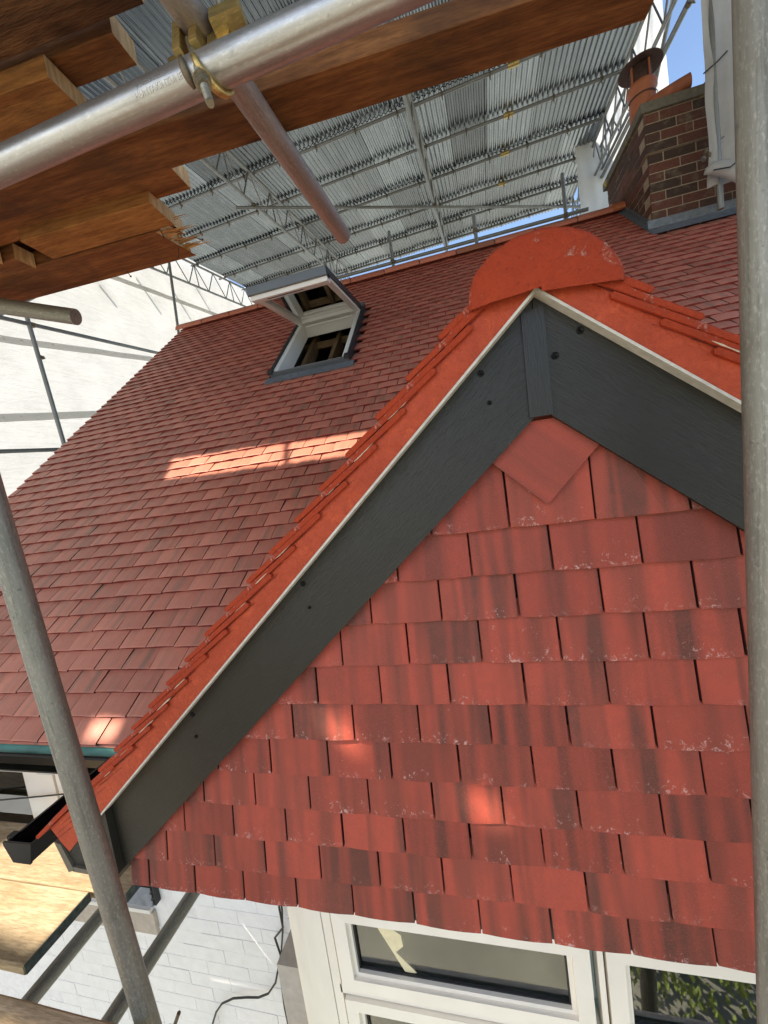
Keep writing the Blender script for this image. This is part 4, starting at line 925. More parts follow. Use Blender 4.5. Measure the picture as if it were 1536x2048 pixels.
# unseen sheets added to block the sun, with gaps shaped to cast sun patches
sun_gaps = [(-6.42, -4.25, -8.08, -7.80), (-6.31, -6.16, -10.07, -9.98), (-4.79, -4.72, -10.145, -10.095), (-4.54, -4.47, -10.25, -10.215), (-6.75, -5.55, -10.92, -10.835), (-9.2, -6.30, -10.72, -10.36)]
vb = sorted({-7.80, 3.2} | {h[0] for h in sun_gaps if h[0] > -7.8} | {h[1] for h in sun_gaps}); ub = sorted({-11.55, UN} | {h[2] for h in sun_gaps if h[2] > -11.55} | {h[3] for h in sun_gaps})
mb = MB()
for i in range(len(vb) - 1):
    for j in range(len(ub) - 1):
        cv, cu = (vb[i] + vb[i + 1]) / 2, (ub[j] + ub[j + 1]) / 2
        if any(h[0] < cv < h[1] and h[2] < cu < h[3] for h in sun_gaps): continue
        corr_sheet(mb, vb[i], vb[i + 1], ub[j], ub[j + 1], 0.03)
mb.build('sheet_run', M['corr'], troof, kind='stuff')
mb = MB(); mb.tube(TP3(-5.42, -8.2, 0.10), TP3(-5.42, -7.6, 0.10), 0.024); mb.tube(TP3(-4.66, -8.3, 0.10), TP3(-4.60, -7.5, 0.10), 0.015); mb.build('short_tube', M['tube_thin'], troof)
# purlins with sheeting clips
PU = [-2.8, -1.95, -0.97, 0.02, 1.04, 2.08, 3.07, 4.05]
for k, u in enumerate(PU):
    p0, p1 = TP3(VL - 0.15, u, -0.035), TP3(VR + (0.1 if k % 2 else 0.0), u, -0.035)
    mb = MB(); L_ = (p1 - p0).length; mb.tube((0, 0, 0), (L_, 0, 0), 0.0242, 12); pr_ = mb.build('purlin', M['tube_thin'], troof, frame(p0, p1 - p0, EN))
    cl_ = MB()
    for i in range(nv):
        v = VL + i * SW_ + 0.03 + (0.30 if k % 2 else 0.0)
        if v > VR: continue
        q = TP3(v, u, -0.035); cl_.box(q - V((0.010, 0.034, 0.035)), q + V((0.010, 0.034, 0.03))); cl_.tube(q + V((0, 0, -0.03)), q + V((0.0, 0.0, -0.085)), 0.006, 6)
    cl_.build('sheet_clip', M['clamp'], pr_, kind='stuff')
    if 2 <= k <= 5:
        q = TP3(-0.95 * 1.0 + 0.38 - 0.02 * k, u, -0.035); cc_ = MB(); cc_.tube(q - EV * 0.075, q + EV * 0.075, 0.034, 10)
        for dd in (-0.045, 0.0, 0.045): cc_.box(q + EV * dd - V((0.012, 0.045, 0.02)), q + EV * dd + V((0.012, 0.045, 0.02)))
        cc_.build('sleeve_coupler', M['gold'], pr_, label='brassy sleeve coupler joining a purlin')
def lattice(name, v, u0, u1, wt=-0.085, wb=-0.60, dv=0.0, par=troof):
    mb = MB(); mb.tube(TP3(v, u0, wt), TP3(v, u1, wt), 0.0242, 10); mb.tube(TP3(v + dv, u0, wb), TP3(v + dv, u1, wb), 0.0242, 10)
    u = u0 + 0.1; st = 0.34; k = 0
    while u + st < u1:
        a, b_ = (wt, wb) if k % 2 == 0 else (wb, wt)
        mb.tube(TP3(v + (dv if a == wb else 0), u, a), TP3(v + (dv if b_ == wb else 0), u + st, b_), 0.0125, 6)
        if k % 4 == 3: mb.tube(TP3(v, u + st, wt), TP3(v + dv, u + st, wb), 0.0125, 6)
        u += st; k += 1
    return mb.build(name, M['tube_thin'], par)
for v in (-4.86, -2.05, 1.0): lattice('lattice_beam', v, -6.0, 4.25)
lattice('lattice_beam', -7.78, -6.0, 4.25)
lattice('lattice_beam', 1.14, 0.2, 4.25, -0.12, -0.52)

# ------------------------------------------------------------------ scaffold tubes and couplers
def tube_obj(p0, p1, label, mat='tube_thin', r=0.0242, n=16, hollow=False, group='scaffold tubes', name='scaffold_tube', cat='scaffold tube'):
    p0 = V(p0); p1 = V(p1); d = p1 - p0; z = V((0, 0, 1)) if abs(d.normalized().z) < 0.9 else V((0, -1, 0))
    mb = MB(); mb.tube((0, 0, 0), (d.length, 0, 0), r, n, inner=0.82 if hollow else 0.0)
    o = mb.build(name, [M[mat], M['tube_in']], None, frame(p0, d, z)); return tag(o, label, cat, group)
def coupler(c, ax, label, s_=1.0, mat='clamp'):
    """compact coupler: two saddles, a flap and a T bolt"""
    c = V(c); ax = V(ax).normalized(); a = ax.orthogonal().normalized(); e_ = ax.cross(a)
    t = thing('coupler', c, label, 'coupler', 'scaffold couplers')
    mb = MB(); mb.tube(c - ax * 0.024 * s_, c + ax * 0.024 * s_, 0.033 * s_, 14); mb.build('saddle', M[mat], t)
    mb = MB(); mb.tube(c + a * 0.03 * s_ + e_ * -0.028 * s_, c + a * 0.03 * s_ + e_ * 0.060 * s_, 0.0075 * s_, 8); mb.tube(c + a * 0.03 * s_ + e_ * 0.030 * s_, c + a * 0.03 * s_ + e_ * 0.044 * s_, 0.014 * s_, 6); mb.build('bolt', M['bolt'], t)
    mb = MB(); mb.tube(c + a * 0.035 * s_ - e_ * 0.03 * s_, c + a * 0.035 * s_ + e_ * 0.032 * s_, 0.018 * s_, 8); mb.build('flap', M[mat], t)
    return t

B0, B1 = V((-2.2, 0.583, 0.6225)), V((1.9, 0.583, 0.6405))
big = tube_obj(B0, B1, 'thick silver scaffold tube crossing over the battens at upper left', 'tube', n=48, hollow=True)
tube_obj((-0.336, 0.38, 0.7045), (-0.308, 1.232, 0.747), 'brown stained tube under the long batten, its open end over the house roof', 'tube_brown', n=40, hollow=True)
tube_obj((-0.983, 0.560, 0.95), (-0.839, 0.773, -5.38), 'weathered upright scaffold tube in front of the left barge board', 'tube_old', n=40)
tube_obj((0.4185, 0.66, 0.70), (0.283, 0.66, -5.38), 'mottled upright scaffold tube at the right edge', 'tube_old', n=48)
tube_obj((-2.08, 0.87, 0.91), (-1.175, 1.055, 0.637), 'grey tube with a rounded end below the broken batten', 'tube_old', r=0.0242, n=32)
tube_obj((-1.515, 0.45, -1.452), (-1.515, 1.27, -1.452), 'light topped tube under the deck boards, left of the crossing pair', 'tube_old', n=24)
tube_obj((-1.205, 0.45, -1.455), (-1.205, 1.27, -1.455), 'darker tube under the deck boards reaching the gable tiles', 'tube_old', n=24)
tube_obj((-2.02, 0.45, -1.453), (-2.02, 1.27, -1.453), 'tube end showing under the sunlit deck board', 'tube_old', n=24)
# left side scaffold
tube_obj((-5.0, 0.6, 2.09), (-5.0, 5.95, 2.606), 'upper guard tube along the white side sheeting')
tube_obj((-5.0, 0.6, 0.67), (-5.0, 4.9, 0.95), 'lower guard tube along the white side sheeting')
tube_obj((-5.0, 3.79, 3.20), (-5.0, 4.42, -5.38), 'upright tube before the white side sheeting, nearer one')
tube_obj((-5.0, 6.62, 4.80), (-5.0, 6.28, 0.2), 'upright tube before the white side sheeting, beyond the verge')
tube_obj((-5.5, 2.2, 1.2), (-5.5, 6.2, 4.6), 'slanting brace tube behind the white side sheeting line')
for a, b_, lb in (((-6.2, 6.018, 4.177), (-6.2, 6.268, 3.949), 'nearest of the slanting braces whose shadows show through the side sheeting'), ((-6.2, 6.929, 4.705), (-6.2, 7.404, 4.232), 'second of the slanting braces whose shadows show through the side sheeting'), ((-6.2, 7.924, 4.923), (-6.2, 8.373, 4.443), 'third of the slanting braces whose shadows show through the side sheeting'), ((-6.2, 8.805, 5.347), (-6.2, 9.406, 4.75), 'farthest of the slanting braces whose shadows show through the side sheeting')):
    tube_obj(a, b_, lb, r=0.02, group='braces outside the sheeting')
coupler((-5.0, 3.875, 2.40), (0, 0, 1), 'coupler joining guard tube and upright at the side sheeting')
coupler((-5.0, 3.90, 2.02), (0, 0, 1), 'collar lower on the upright at the side sheeting', 0.8)
# rails behind the ridge
YR = 6.2
def sc2(p): return V(p) * (YR / 5.7)
tube_obj((-3.2, YR, 3.17), (1.9, YR, 3.165), 'handrail tube against the sky behind the ridge')
tube_obj((-0.83, YR, 2.2), (-0.83, YR, 3.62), 'handrail post behind the ridge, left of the roof window gap')
tube_obj((0.385, 5.75, 2.35), (0.385, 5.75, 3.25), 'handrail post at the ridge beside the painted ridge end')
tube_obj((-1.9, YR, 2.2), (-1.9, YR, 3.45), 'short post behind the ridge above the open sash')
tube_obj((1.62, YR, 2.3), (1.62, YR, 3.7), 'handrail post at the far right corner of the temporary roof')
coupler((-0.83, YR - 0.03, 3.17), (0, 0, 1), 'coupler on the handrail post left of the ridge end'); coupler((0.385, 5.75, 3.05), (0, 0, 1), 'coupler on the post beside the ridge end')
coupler((1.62, YR - 0.02, 3.15), (0, 0, 1), 'coupler at the far right handrail corner'); coupler((-1.9, YR - .02, 3.17), (0, 0, 1), 'coupler above the open sash')
# cross brace under the lattice beams
tube_obj(TP3(-5.10, -1.38, -0.66), TP3(0.98, 2.78, -0.66), 'long diagonal tube clamped beneath the lattice beams')
coupler(TP3(-4.86, -1.21, -0.64), EU, 'coupler where the diagonal tube meets the left lattice beam'); coupler(TP3(-2.05, 0.71, -0.64), EU, 'coupler where the diagonal tube meets the middle lattice beam')
coupler(TP3(0.96, 2.75, -0.64), EU, 'coupler where the diagonal tube meets the right lattice beam')
# right hand side, beyond the chimney
tube_obj((3.05, 4.1, 4.85), (3.05, 10.8, 5.2), 'thick eaves tube running past the chimney cowl', r=0.033)
PB = lambda v, u, w_: TP3(v, u, w_)
for i, (a, b_) in enumerate((((3.05, 7.4, 5.0), (3.06, 7.4, 2.0)), ((3.05, 9.4, 5.1), (3.06, 9.4, 1.5)), ((3.05, 5.9, 5.6), (3.05, 7.3, 4.4)))):
    tube_obj(a, b_, ('upright tube between chimney and right lattice beam', 'thin upright tube at the back right corner', 'brace tube behind the chimney cowl')[i])
coupler((3.05, 7.4, 4.99), (0, 1, 0), 'coupler above the chimney corner on the eaves tube'); coupler((3.05, 5.9, 4.93), (0, 1, 0), 'coupler just behind the chimney cowl')
tube_obj((2.437, 4.42, 1.95), (2.437, 4.42, 4.6), 'upright tube behind the right hand sheeting')
tube_obj((2.33, 4.44, 2.415), (3.3, 4.36, 3.15), 'slanting tube beside the right hand sheeting')
coupler((2.375, 4.42, 2.42), (0.8, 0, 0.6), 'coupler on the slanting tube in front of the chimney', 1.1); coupler((2.43, 4.42, 2.27), (0, 0, 1), 'coupler at the foot of the right hand upright', 1.0)

# detailed front coupler
fc = thing('coupler', (-0.32, 0.583, 0.633), 'brassy double coupler bolted round the thick silver tube', 'coupler')
def inmb(mb, M4):
    mb.v = [tuple(M4 @ V(p)) for p in mb.v]; return mb
b0, b1 = V((-0.3395, 0.583, 0.683)), V((-0.2960, 0.5375, 0.5435)); dd = b1 - b0
hd = frame(b0 + V((0.0, 0.006, 0.004)), (1, 0.0, 0.05), -dd)
u1 = MB(); u1.box((-0.021, -0.014, -0.030), (-0.008, 0.018, 0.030)); u1.box((0.008, -0.014, -0.030), (0.021, 0.018, 0.030)); u1.box((-0.0212, -0.0142, 0.0122), (0.0212, 0.0182, 0.0302)); inmb(u1, hd).build('saddle_fork', M['gold'], fc, bev=0.004)
u1 = MB(); u1.box((-0.046, 0.004, -0.034), (-0.014, 0.040, 0.002)); inmb(u1, hd).build('saddle_base', M['gold'], fc, bev=0.006)
u1 = MB(); u1.box((0.024, 0.006, -0.020), (0.062, 0.036, 0.010)); inmb(u1, hd).build('saddle_base', M['gold'], fc, bev=0.006)
u1 = MB(); u1.tube(b0, b1, 0.0052, 16)
for i in range(30):
    q0 = b0 + dd * (0.35 + 0.64 * i / 30); u1.tube(q0, q0 + dd * 0.010, 0.0060, 12, r1=0.0053)
u1.build('bolt', M['bolt'], fc)
u1 = MB(); q0 = b0 + dd * 0.66; u1.tube(q0, q0 + dd * 0.085, 0.0100, 6); nu_ = u1.build('nut', M['bolt'], fc, bev=0.0008)
u1 = MB(); u1.tube(q0 - dd * 0.015, q0, 0.0125, 20); u1.build('washer', M['bolt'], fc)
def band(c, axis, r, th, w_, a0, a1, n=18, taper=0.0, skew=0.0, bulge=0.0):
    axis = V(axis).normalized(); mb = MB(); e1 = V((0, -1, 0)); e1 = (e1 - e1.dot(axis) * axis).normalized(); e2 = axis.cross(e1); vv = []
    for i in range(n + 1):
        t = i / n; a = a0 + (a1 - a0) * t; rad = e1 * math.cos(a) + e2 * math.sin(a); ww = w_ * (1 - taper * (2 * t - 1) ** 2); h = th + bulge * math.sin(PI * t)
        cc_ = V(c) + axis * skew * t
        for rr_, s_ in ((r, -1), (r + h * 0.75, -1), (r + h, -0.55), (r + h, 0.55), (r + h * 0.75, 1), (r, 1)): vv.append(cc_ + rad * rr_ + axis * s_ * ww)
    mb.add(vv, [(i * 6 + j, i * 6 + (j + 1) % 6, i * 6 + 6 + (j + 1) % 6, i * 6 + 6 + j) for i in range(n) for j in range(6)] + [(5, 4, 3, 2, 1, 0), tuple(n * 6 + j for j in range(6))], 0, True); return mb
tc_ = V((0, 0.583, 0.6310))
band(tc_ + V((-0.320, 0, 0)), (1, 0, 0), 0.0244, 0.006, 0.0062, 0.0, 2.6, 26, 0.35, 0.026, 0.004).build('flap', M['gold'], fc)
band(tc_ + V((-0.3405, 0, 0)), (1, 0, 0), 0.0244, 0.005, 0.0050, -0.25, 1.15, 18, 0.6, 0.004, 0.004).build('flap', M['clamp'], fc)
band(tc_ + V((-0.3235, 0, 0)), (1, 0, 0), 0.0243, 0.003, 0.0125, 1.05, 2.3, 14, 0.3, 0.010, 0.002).build('flap_plate', M['clamp'], fc)
fc2 = thing('coupler', (-0.27, 0.62, 0.70), 'second coupler behind the brassy one at the top edge', 'coupler')
u1 = MB(); u1.box((-0.024, -0.02, -0.016), (0.024, 0.02, 0.014)); inmb(u1, frame(V((-0.2775, 0.604, 0.700)), (1, 0.1, 0.1), (0.1, 0.4, 0.9))).build('saddle', M['gold'], fc2, bev=0.006)
u1 = MB(); u1.tube((-0.293, 0.590, 0.765), (-0.281, 0.598, 0.705), 0.0055, 12); u1.build('bolt', M['bolt'], fc2)
u1 = MB(); u1.box((-0.022, -0.018, -0.006), (0.026, 0.018, 0.020)); inmb(u1, frame(V((-0.292, 0.592, 0.768)), (1, 0.2, 0.1), (0.1, 0.3, 0.9))).build('flap', M['clamp'], fc2, bev=0.006)
# raised lettering stamped on the thick tube (worn, reads upside down)
def stamp(txt, x, ang, size):
    cu = bpy.data.curves.new('stamped_lettering', 'FONT'); cu.body = txt; cu.size = size; cu.extrude = 0.0005; cu.offset = 0.0002; cu.space_character = 1.05
    ob = bpy.data.objects.new('stamped_lettering', cu); C.objects.link(ob); dg = bpy.context.evaluated_depsgraph_get()
    me = bpy.data.meshes.new_from_object(ob.evaluated_get(dg)); bpy.data.objects.remove(ob)
    me.materials.clear(); me.materials.append(M['tube'])
    rad = 0.0243; ax = (B1 - B0).normalized()
    for v_ in me.vertices:
        lx, ly, lz = v_.co; th_ = ang - ly / rad
        c0 = B0 + ax * (x + lx - B0.x)
        e1 = V((0, -1, 0)); e2 = ax.cross(e1) * -1
        if e2.z > 0: e2 = -e2
        v_.co = c0 + (e1 * math.cos(th_) + e2 * math.sin(th_)) * (rad + lz) - big.matrix_world.translation
    o = bpy.data.objects.new('stamped_lettering', me); C.objects.link(o); place(o, big, Matrix.Translation(WM[big].translation))
stamp('HUNTAKINZUNE3', -0.432, 0.62, 0.0105); stamp('J SSEN/1522?', -0.424, 0.16, 0.0092)

# ------------------------------------------------------------------ timbers piled on the scaffold
def timber(x0, x1, y0, y1, z0, th, label, yaw=0.065, mat='wood_dark', name='timber_batten', jag=0, zr=0.0, group='timber battens stacked on the scaffold', cat='timber batten', ends='wood_end'):
    K_ = 1.169; x0, x1, y0, y1, z0, th, jag = (q * K_ for q in (x0, x1, y0, y1, z0, th, jag))
    L_ = x1 - x0; d = V((1, yaw, zr)).normalized(); wd = (y1 - y0)
    o_ = V((x0, y0 + yaw * x0, z0 + zr * x0)); M4 = frame(o_, d, (0, 0, 1))
    mb = MB(); nx = max(8, int(L_ / 0.09)); vv = []
    for i in range(nx + 1):
        xx = L_ * i / nx
        for a, c_ in ((0.0015, 0), (wd - 0.0015, 0), (wd, 0.0015), (wd, th - .0015), (wd - .0015, th), (.0015, th), (0, th - .0015), (0, 0.0015)):
            w1 = 0.0022 * noise.noise(V((xx * 3.1 + x0 * 7, c_ * 30, a * 20 + z0 * 9))) + 0.0009 * noise.noise(V((xx * 22, c_ * 60, a * 50 + y0 * 9)))
            px = xx + (0 if 0 < i < nx or not jag else (jag * noise.noise(V((a * 120, c_ * 200, 1.7 + x1))) if i == nx else 0))
            vv.append((px, a + w1, c_ + w1 * 0.7))
    mb.add(vv, [(i * 8 + j, i * 8 + (j + 1) % 8, i * 8 + 8 + (j + 1) % 8, i * 8 + 8 + j) for i in range(nx) for j in range(8)])
    mb.add(vv, [tuple(range(8))[::-1], tuple(nx * 8 + j for j in range(8))], 1)
    if jag:
        for q in range(26):
            a = random.uniform(0.004, wd - 0.004); c_ = random.uniform(0.002, th - 0.002); ln_ = random.uniform(0.010, jag) * (0.5 + 0.9 * abs(math.sin(a * 70)))
            s1 = random.uniform(0.0015, 0.0045)
            vv = [(L_ - 0.01, a - s1, c_ - s1 * .6), (L_ - 0.01, a + s1, c_ - s1 * .6), (L_ - 0.01, a + s1, c_ + s1 * .6), (L_ - 0.01, a - s1, c_ + s1 * .6), (L_ + ln_, a + random.uniform(-.004, .004), c_ + random.uniform(-.003, .003))]
            mb.add(vv, [(0, 1, 4), (1, 2, 4), (2, 3, 4), (3, 0, 4)], 2)
    return tag(mb.build(name, [M[mat], M[ends], M['wood_fresh']], None, M4), label, cat, group)
timber(-1.75, 0.352, 0.673, 0.757, 0.650, 0.036, 'longest batten, reaching from the left edge to its pale end near the chimney')
timber(-1.75, -0.512, 0.770, 0.832, 0.664, 0.036, 'short dark end of a batten just above the freshly cut one')
timber(-0.935, -0.598, 0.802, 0.878, 0.638, 0.030, 'freshly sawn batten with a bright clean square end', mat='wood_orange')
timber(-1.75, -0.655, 0.900, 1.018, 0.650, 0.036, 'broken batten with a splintered end and nails, lowest in the pile', jag=0.06)
timber(-1.75, -0.66, 0.76, 1.02, 0.712, 0.036, 'shadowed batten lying across the top of the pile, seen in its gaps')
timber(-1.75, -1.010, 0.846, 0.895, 0.640, 0.036, 'stub of batten at the left edge beside the freshly sawn one')
timber(-1.75, -1.035, 0.776, 0.838, 0.628, 0.040, 'squared stub of batten under the longest one at the left edge')
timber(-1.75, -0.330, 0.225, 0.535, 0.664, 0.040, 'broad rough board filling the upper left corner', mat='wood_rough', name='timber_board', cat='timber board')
timber(-1.75, -0.530, 0.548, 0.616, 0.640, 0.030, 'batten with a pale end grain above the thick silver tube', mat='wood_orange')
timber(-1.75, -0.424, 0.560, 0.606, 0.676, 0.034, 'dark batten with a small pale end, highest in the pile')
timber(-1.75, -0.575, 0.628, 0.666, 0.650, 0.030, 'orange batten half hidden behind the thick silver tube', mat='wood_orange')
nl = MB()
for (x, y, z, dx, dz) in ((-0.66, 0.862, 0.651, 0.004, -0.014), (-0.67, 0.93, 0.650, -0.004, -0.02), (-0.86, 0.95, 0.650, 0.012, -0.016), (-0.62, 0.93, 0.66, 0.022, -0.008)):
    K_ = 1.169; x, y, z, dx, dz = (q * K_ for q in (x, y, z, dx, dz)); nl = MB(); nl.tube((x, y, z + 0.004), (x + dx, y, z + dz), 0.0012, 6); nl.tube((x + dx, y, z + dz), (x + dx * 1.06, y, z + dz * 1.06), 0.003, 8)
    tag(nl.build('nail', M['rust'], None), {-0.014: 'nail hanging from the near edge of the broken batten', -0.02: 'nail under the middle of the splintered end', -0.016: 'nail in the broken batten farthest from its splintered end', -0.008: 'nail poking out past the splintered end'}[round(dz / K_, 3)], 'nail', 'nails in the broken batten')

# ------------------------------------------------------------------ scaffold boards lower left
def sboard(x0, x1, y0, y1, ztop, label, th=0.038, mat='board', band=True):
    t = thing('scaffold_board', (x0, y0, ztop - th), label, 'scaffold board', 'scaffold boards')
    L_ = x1 - x0; mb = MB(); nx = 30; vv = []
    c_ = 0.006
    for i in range(nx + 1):
        xx = L_ * i / nx
        for a, b_ in ((0, c_), (0, th - c_), (c_, th), (y1 - y0 - c_, th), (y1 - y0, th - c_), (y1 - y0, c_), (y1 - y0 - c_, 0), (c_, 0)):
            w1 = 0.0012 * noise.noise(V((xx * 4, a * 9, x0 + y0))); vv.append((xx, a + w1, b_ + w1))
    mb.add(vv, [(i * 8 + j, i * 8 + 8 + j, i * 8 + 8 + (j + 1) % 8, i * 8 + (j + 1) % 8) for i in range(nx) for j in range(8)] + [tuple(range(8)), tuple(nx * 8 + j for j in range(8))[::-1]])
    mb.build('plank', M[mat], t, Matrix.Translation((x0, y0, ztop - th)))
    if band:
        bd_ = MB(); bd_.box((x1 + 0.0005, y0 + 0.004, ztop - th + 0.002), (x1 + 0.0035, y1 - 0.004, ztop - 0.001)); bd_.build('end_band', M['board_end'], t, bev=0.0008)
    return t
sboard(-4.0, -1.584, 0.758, 0.984, -1.396, 'sunlit scaffold board with a green black painted end')
sboard(-4.0, -1.430, 0.990, 1.215, -1.400, 'farther sunlit scaffold board against the house wall')
sboard(-3.2, -0.835, 0.375, 0.598, -1.200, 'nearest scaffold board across the bottom left corner', band=False)
tag((lambda mb: (mb.box((-0.850, 0.602, -1.232), (-0.815, 0.622, -1.216)), mb.tube((-0.835, 0.612, -1.222), (-0.812, 0.620, -1.175), 0.0045, 8), mb.build('board_clip', M['clamp'], None, bev=0.004))[-1])(MB()), 'rusty clip with a bolt at the end of the nearest board', 'clip')
sboard(0.25, 1.6, 5.95, 6.17, 2.73, 'grey board behind the ridge beside the ridge end', mat='tube_thin', band=False)

# unseen deck under the camera, added to cut ground bounce, and garden shrubs below
for i in range(6):
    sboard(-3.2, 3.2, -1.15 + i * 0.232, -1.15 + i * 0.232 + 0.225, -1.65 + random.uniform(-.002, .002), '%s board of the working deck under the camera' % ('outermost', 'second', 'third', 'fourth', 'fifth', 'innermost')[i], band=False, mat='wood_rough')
def shrub(c, r_, n, label):
    t = thing('shrub', c, label, 'shrub'); mb = MB(); c = V(c)
    for i in range(7):
        a = i * 0.9; mb.tube(c, c + V((0.4 * r_ * math.cos(a), 0.4 * r_ * math.sin(a), r_ * 1.2)), 0.02, 5, r1=0.008)
    mb.build('stem', M['bark'], t); mb = MB()
    for i in range(n):
        d = V((random.gauss(0, 1), random.gauss(0, 1), random.gauss(0, 1))).normalized(); q = c + V((0, 0, r_)) + d * r_ * random.random() ** 0.4; s_ = random.uniform(0.03, 0.06)
        a = V((random.gauss(0, 1), random.gauss(0, 1), random.gauss(0, 1))).normalized(); b_ = a.orthogonal().normalized(); mb.add([q - a * s_, q + b_ * s_ * .5, q + a * s_, q - b_ * s_ * .5], [(0, 1, 2, 3)])
    mb.build('foliage', M['leaf_light'], t)
shrub((1.35, -2.2, GZ), 1.1, 2600, 'bright green shrub in the garden opposite the bay window'); shrub((-0.6, -4.0, GZ), 0.9, 1800, 'lower green shrub farther out in the garden')

# cable on the white wall
pts = [(-1.02, 1.30, -1.70), (-1.03, 1.30, -1.784), (-1.03, 1.30, -1.882), (-1.08, 1.30, -1.94), (-1.067, 1.30, -2.026), (-1.121, 1.30, -2.177), (-1.165, 1.296, -2.235), (-1.222, 1.296, -2.268), (-1.29, 1.296, -2.282), (-1.361, 1.296, -2.302), (-1.43, 1.296, -2.345), (-1.473, 1.296, -2.40), (-1.50, 1.296, -2.455), (-1.541, 1.296, -2.55), (-1.6, 1.296, -2.8)]
mb = MB(); mb.path(pts, 0.0045, 8); tag(mb.build('cable', M['black_cable'], None), 'thin black cable curling across the white brick wall', 'cable')
mb = MB(); mb.path([(-1.015, 1.302, -1.70), (-1.02, 1.302, -1.80), (-1.035, 1.302, -1.90), (-1.06, 1.302, -2.0), (-1.09, 1.302, -2.12), (-1.10, 1.302, -2.3), (-1.09, 1.302, -2.8)], 0.004, 8); tag(mb.build('cable', M['black_cable'], None), 'second black cable hanging straight down beside the bay', 'cable')
mb = MB(); mb.path([(-3.0, 1.27, -1.42), (-2.6, 1.262, -1.355), (-2.2, 1.262, -1.30), (-1.95, 1.27, -1.27)], 0.0035, 6); tag(mb.build('cable', M['black_cable'], None), 'thin wire sloping across the house window under the gutter', 'cable')

# ------------------------------------------------------------------ sheeting
def curtain(name, org, du, dv, nu, nv_, amp, label, sc_=1.0, pleat=0.0, group=None):
    org = V(org); du = V(du); dv = V(dv); n_ = du.cross(dv).normalized(); mb = MB(); vv = []
    for j in range(nv_ + 1):
        for i in range(nu + 1):
            a, b_ = i / nu, j / nv_; p = org + du * a + dv * b_
            h = amp * noise.noise(p * 1.4 * sc_) + amp * 0.35 * noise.noise(p * 5.0 * sc_)
            if pleat: h += pleat * math.sin(a * 46 + 1.5 * noise.noise(p * 2)) * (0.3 + 0.7 * b_)
            vv.append(p + n_ * h)
    k = nu + 1; mb.add(vv, [(j * k + i, j * k + i + 1, j * k + k + i + 1, j * k + k + i) for j in range(nv_) for i in range(nu)], 0, True)
    return mb
ls = thing('sheeting', (-6.15, 4, GZ), 'white sheeting down the left side, banded with eyelet strips', 'scaffold sheeting')
curtain('x', (-6.12, -3.2, -5.3), (0, 16.5, 0.0), (0, 0, 11.4), 160, 100, 0.008, '').build('sheet', M['sheet'], ls)
def bandstrip(y0, z0, y1, z1, h, par, x=-6.08):
    mb = MB(); n = 40; vv = []
    for i in range(n + 1):
        y = y0 + (y1 - y0) * i / n; z = z0 + (z1 - z0) * i / n + 0.01 * noise.noise(V((y * 2, 0, 0)))
        xx = x + 0.012 * noise.noise(V((y * 4, 1, 0))) + 0.03 * noise.noise(V((0, y * 1.4, 0))); vv += [V((xx, y, z)), V((xx, y, z + h))]
    mb.add(vv, [(2 * i, 2 * i + 2, 2 * i + 3, 2 * i + 1) for i in range(n)]); s_ = mb.build('eyelet_band', M['sheet_band'], par)
    ey = MB(); L_ = y1 - y0; k = int(abs(L_) / 0.22)
    for i in range(k):
        y = y0 + L_ * (i + .5) / k; z = z0 + (z1 - z0) * (i + .5) / k + h / 2; ey.lathe((x + 0.03, y, z), [(0.018, 0), (0.016, 0.006), (0.008, 0.006), (0.007, 0)], 10, 0, (1, 0, 0))
    ey.build('eyelet', M['upvc'], par, kind='stuff')
bandstrip(1.5, 2.12, 11.5, 3.62, 0.10, ls); bandstrip(1.5, 1.02, 11.5, 2.60, 0.11, ls); bandstrip(1.5, 3.62, 11.5, 5.0, 0.09, ls)
# right hand and back sheets
bs = thing('sheeting', (4.0, 9.4, 2.0), 'pale sheeting behind the chimney, hanging from the eaves tube', 'scaffold sheeting')
mb = curtain('x', (2.62, 9.0, 1.0), (1.62, 0, 0.0), (0, 0, 9.0), 40, 60, 0.05, '', pleat=0.025); mb.build('sheet', M['sheet'], bs)
rs = thing('sheeting', (2.7, 4.3, 2.2), 'white sheeting gathered beside the chimney at the right pole', 'scaffold sheeting')
mb = MB(); nu, nv_ = 30, 40; vv = []
for j in range(nv_ + 1):
    for i in range(nu + 1):
        a, b_ = i / nu, j / nv_
        z = 2.15 + 2.6 * b_; pinch = 1 - 0.75 * math.exp(-((z - 3.05) / 0.22) ** 2) if a < 0.25 else 1.0
        x0 = 2.35 + 0.02 * noise.noise(V((0, z * 3, 0))) + 0.06 * min(1, max(0, (3.4 - z) / 1.0)) * 0
        x = x0 + 1.1 * a ** 1.1; y = 4.40 - 0.05 * a + 0.022 * math.sin(a * 38 + z * 1.3 + 2 * noise.noise(V((a * 3, z, 0)))) + 0.02 * noise.noise(V((a * 5, z * 3, 1)))
        vv.append(V((x, y, z)))
k = nu + 1; mb.add(vv, [(j * k + i, j * k + i + 1, j * k + k + i + 1, j * k + k + i) for j in range(nv_) for i in range(nu)], 0, True); mb.build('sheet', M['sheet'], rs)
mb = MB(); pts = [(2.285, 4.33, 2.255), (2.34, 4.32, 2.262), (2.42, 4.31, 2.22), (2.50, 4.30, 2.155), (2.60, 4.28, 2.06), (2.75, 4.27, 1.96), (2.95, 4.26, 1.9)]
rad = [0.025, 0.045, 0.058, 0.062, 0.08, 0.09, 0.09]; rings = []
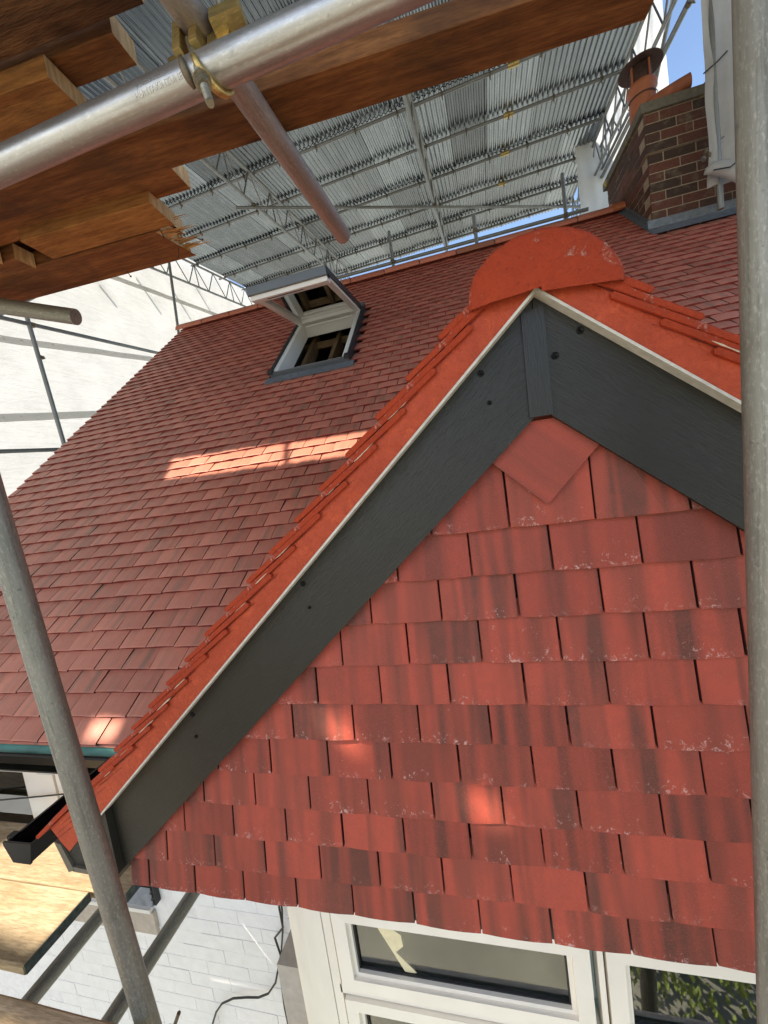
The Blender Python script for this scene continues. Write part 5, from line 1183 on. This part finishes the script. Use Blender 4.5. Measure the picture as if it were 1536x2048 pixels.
for i, p in enumerate(pts):
    for kk in range(16):
        a = 2 * PI * kk / 16; r_ = rad[i] * (1 + 0.10 * math.sin(3 * a + i)); rings.append(V(p) + V((0.25 * math.cos(a) * r_, 0.9 * math.sin(a) * r_, math.cos(a) * r_)))
mb.add(rings, [(i * 16 + q, i * 16 + (q + 1) % 16, i * 16 + 16 + (q + 1) % 16, i * 16 + 16 + q) for i in range(len(pts) - 1) for q in range(16)] + [tuple(range(16))[::-1]], 0, True)
mb.build('rolled_hem', M['sheet'], rs)
mb = MB(); mb.path([(2.30, 4.24, 2.20), (2.42, 4.235, 2.185), (2.50, 4.235, 2.23)], 0.006, 6); mb.build('tie', M['black_cable'], rs); mb = MB(); mb.path([(2.33, 4.36, 3.06), (2.42, 4.34, 3.10), (2.50, 4.34, 3.16)], 0.006, 6); mb.build('tie', M['black_cable'], rs)

# ------------------------------------------------------------------ tree across the road (seen only in the window reflection)
tr = thing('tree', (2.2, -9.0, GZ), 'leafy green tree standing across from the house', 'tree')
mb = MB(); mb.tube((2.2, -9, GZ), (2.3, -9, -2.6), 0.16, 10, r1=0.10)
for i in range(9):
    a = i * 2.4; mb.tube((2.3, -9, -3.2 + i * 0.12), (2.3 + 1.3 * math.cos(a), -9 + 1.3 * math.sin(a), -1.9 + i * 0.14), 0.05, 6, r1=0.015)
mb.build('trunk', M['bark'], tr)
mb = MB()
for i in range(5200):
    th_ = random.uniform(0, 2 * PI); ph = math.acos(random.uniform(-1, 1)); r_ = 1.9 * random.random() ** 0.4 * (0.75 + 0.45 * noise.noise(V((math.cos(th_) * 1.7, math.sin(th_) * 1.7, ph * 1.3))))
    c_ = V((2.3 + r_ * math.sin(ph) * math.cos(th_), -9 + r_ * math.sin(ph) * math.sin(th_), -1.9 + 0.85 * r_ * math.cos(ph))); s_ = random.uniform(0.04, 0.085)
    a = V((random.gauss(0, 1), random.gauss(0, 1), random.gauss(0, 1))).normalized(); b_ = a.orthogonal().normalized()
    mb.add([c_ - a * s_, c_ + b_ * s_ * .5, c_ + a * s_, c_ - b_ * s_ * .5], [(0, 1, 2, 3)])
mb.build('crown', M['leaf'], tr)
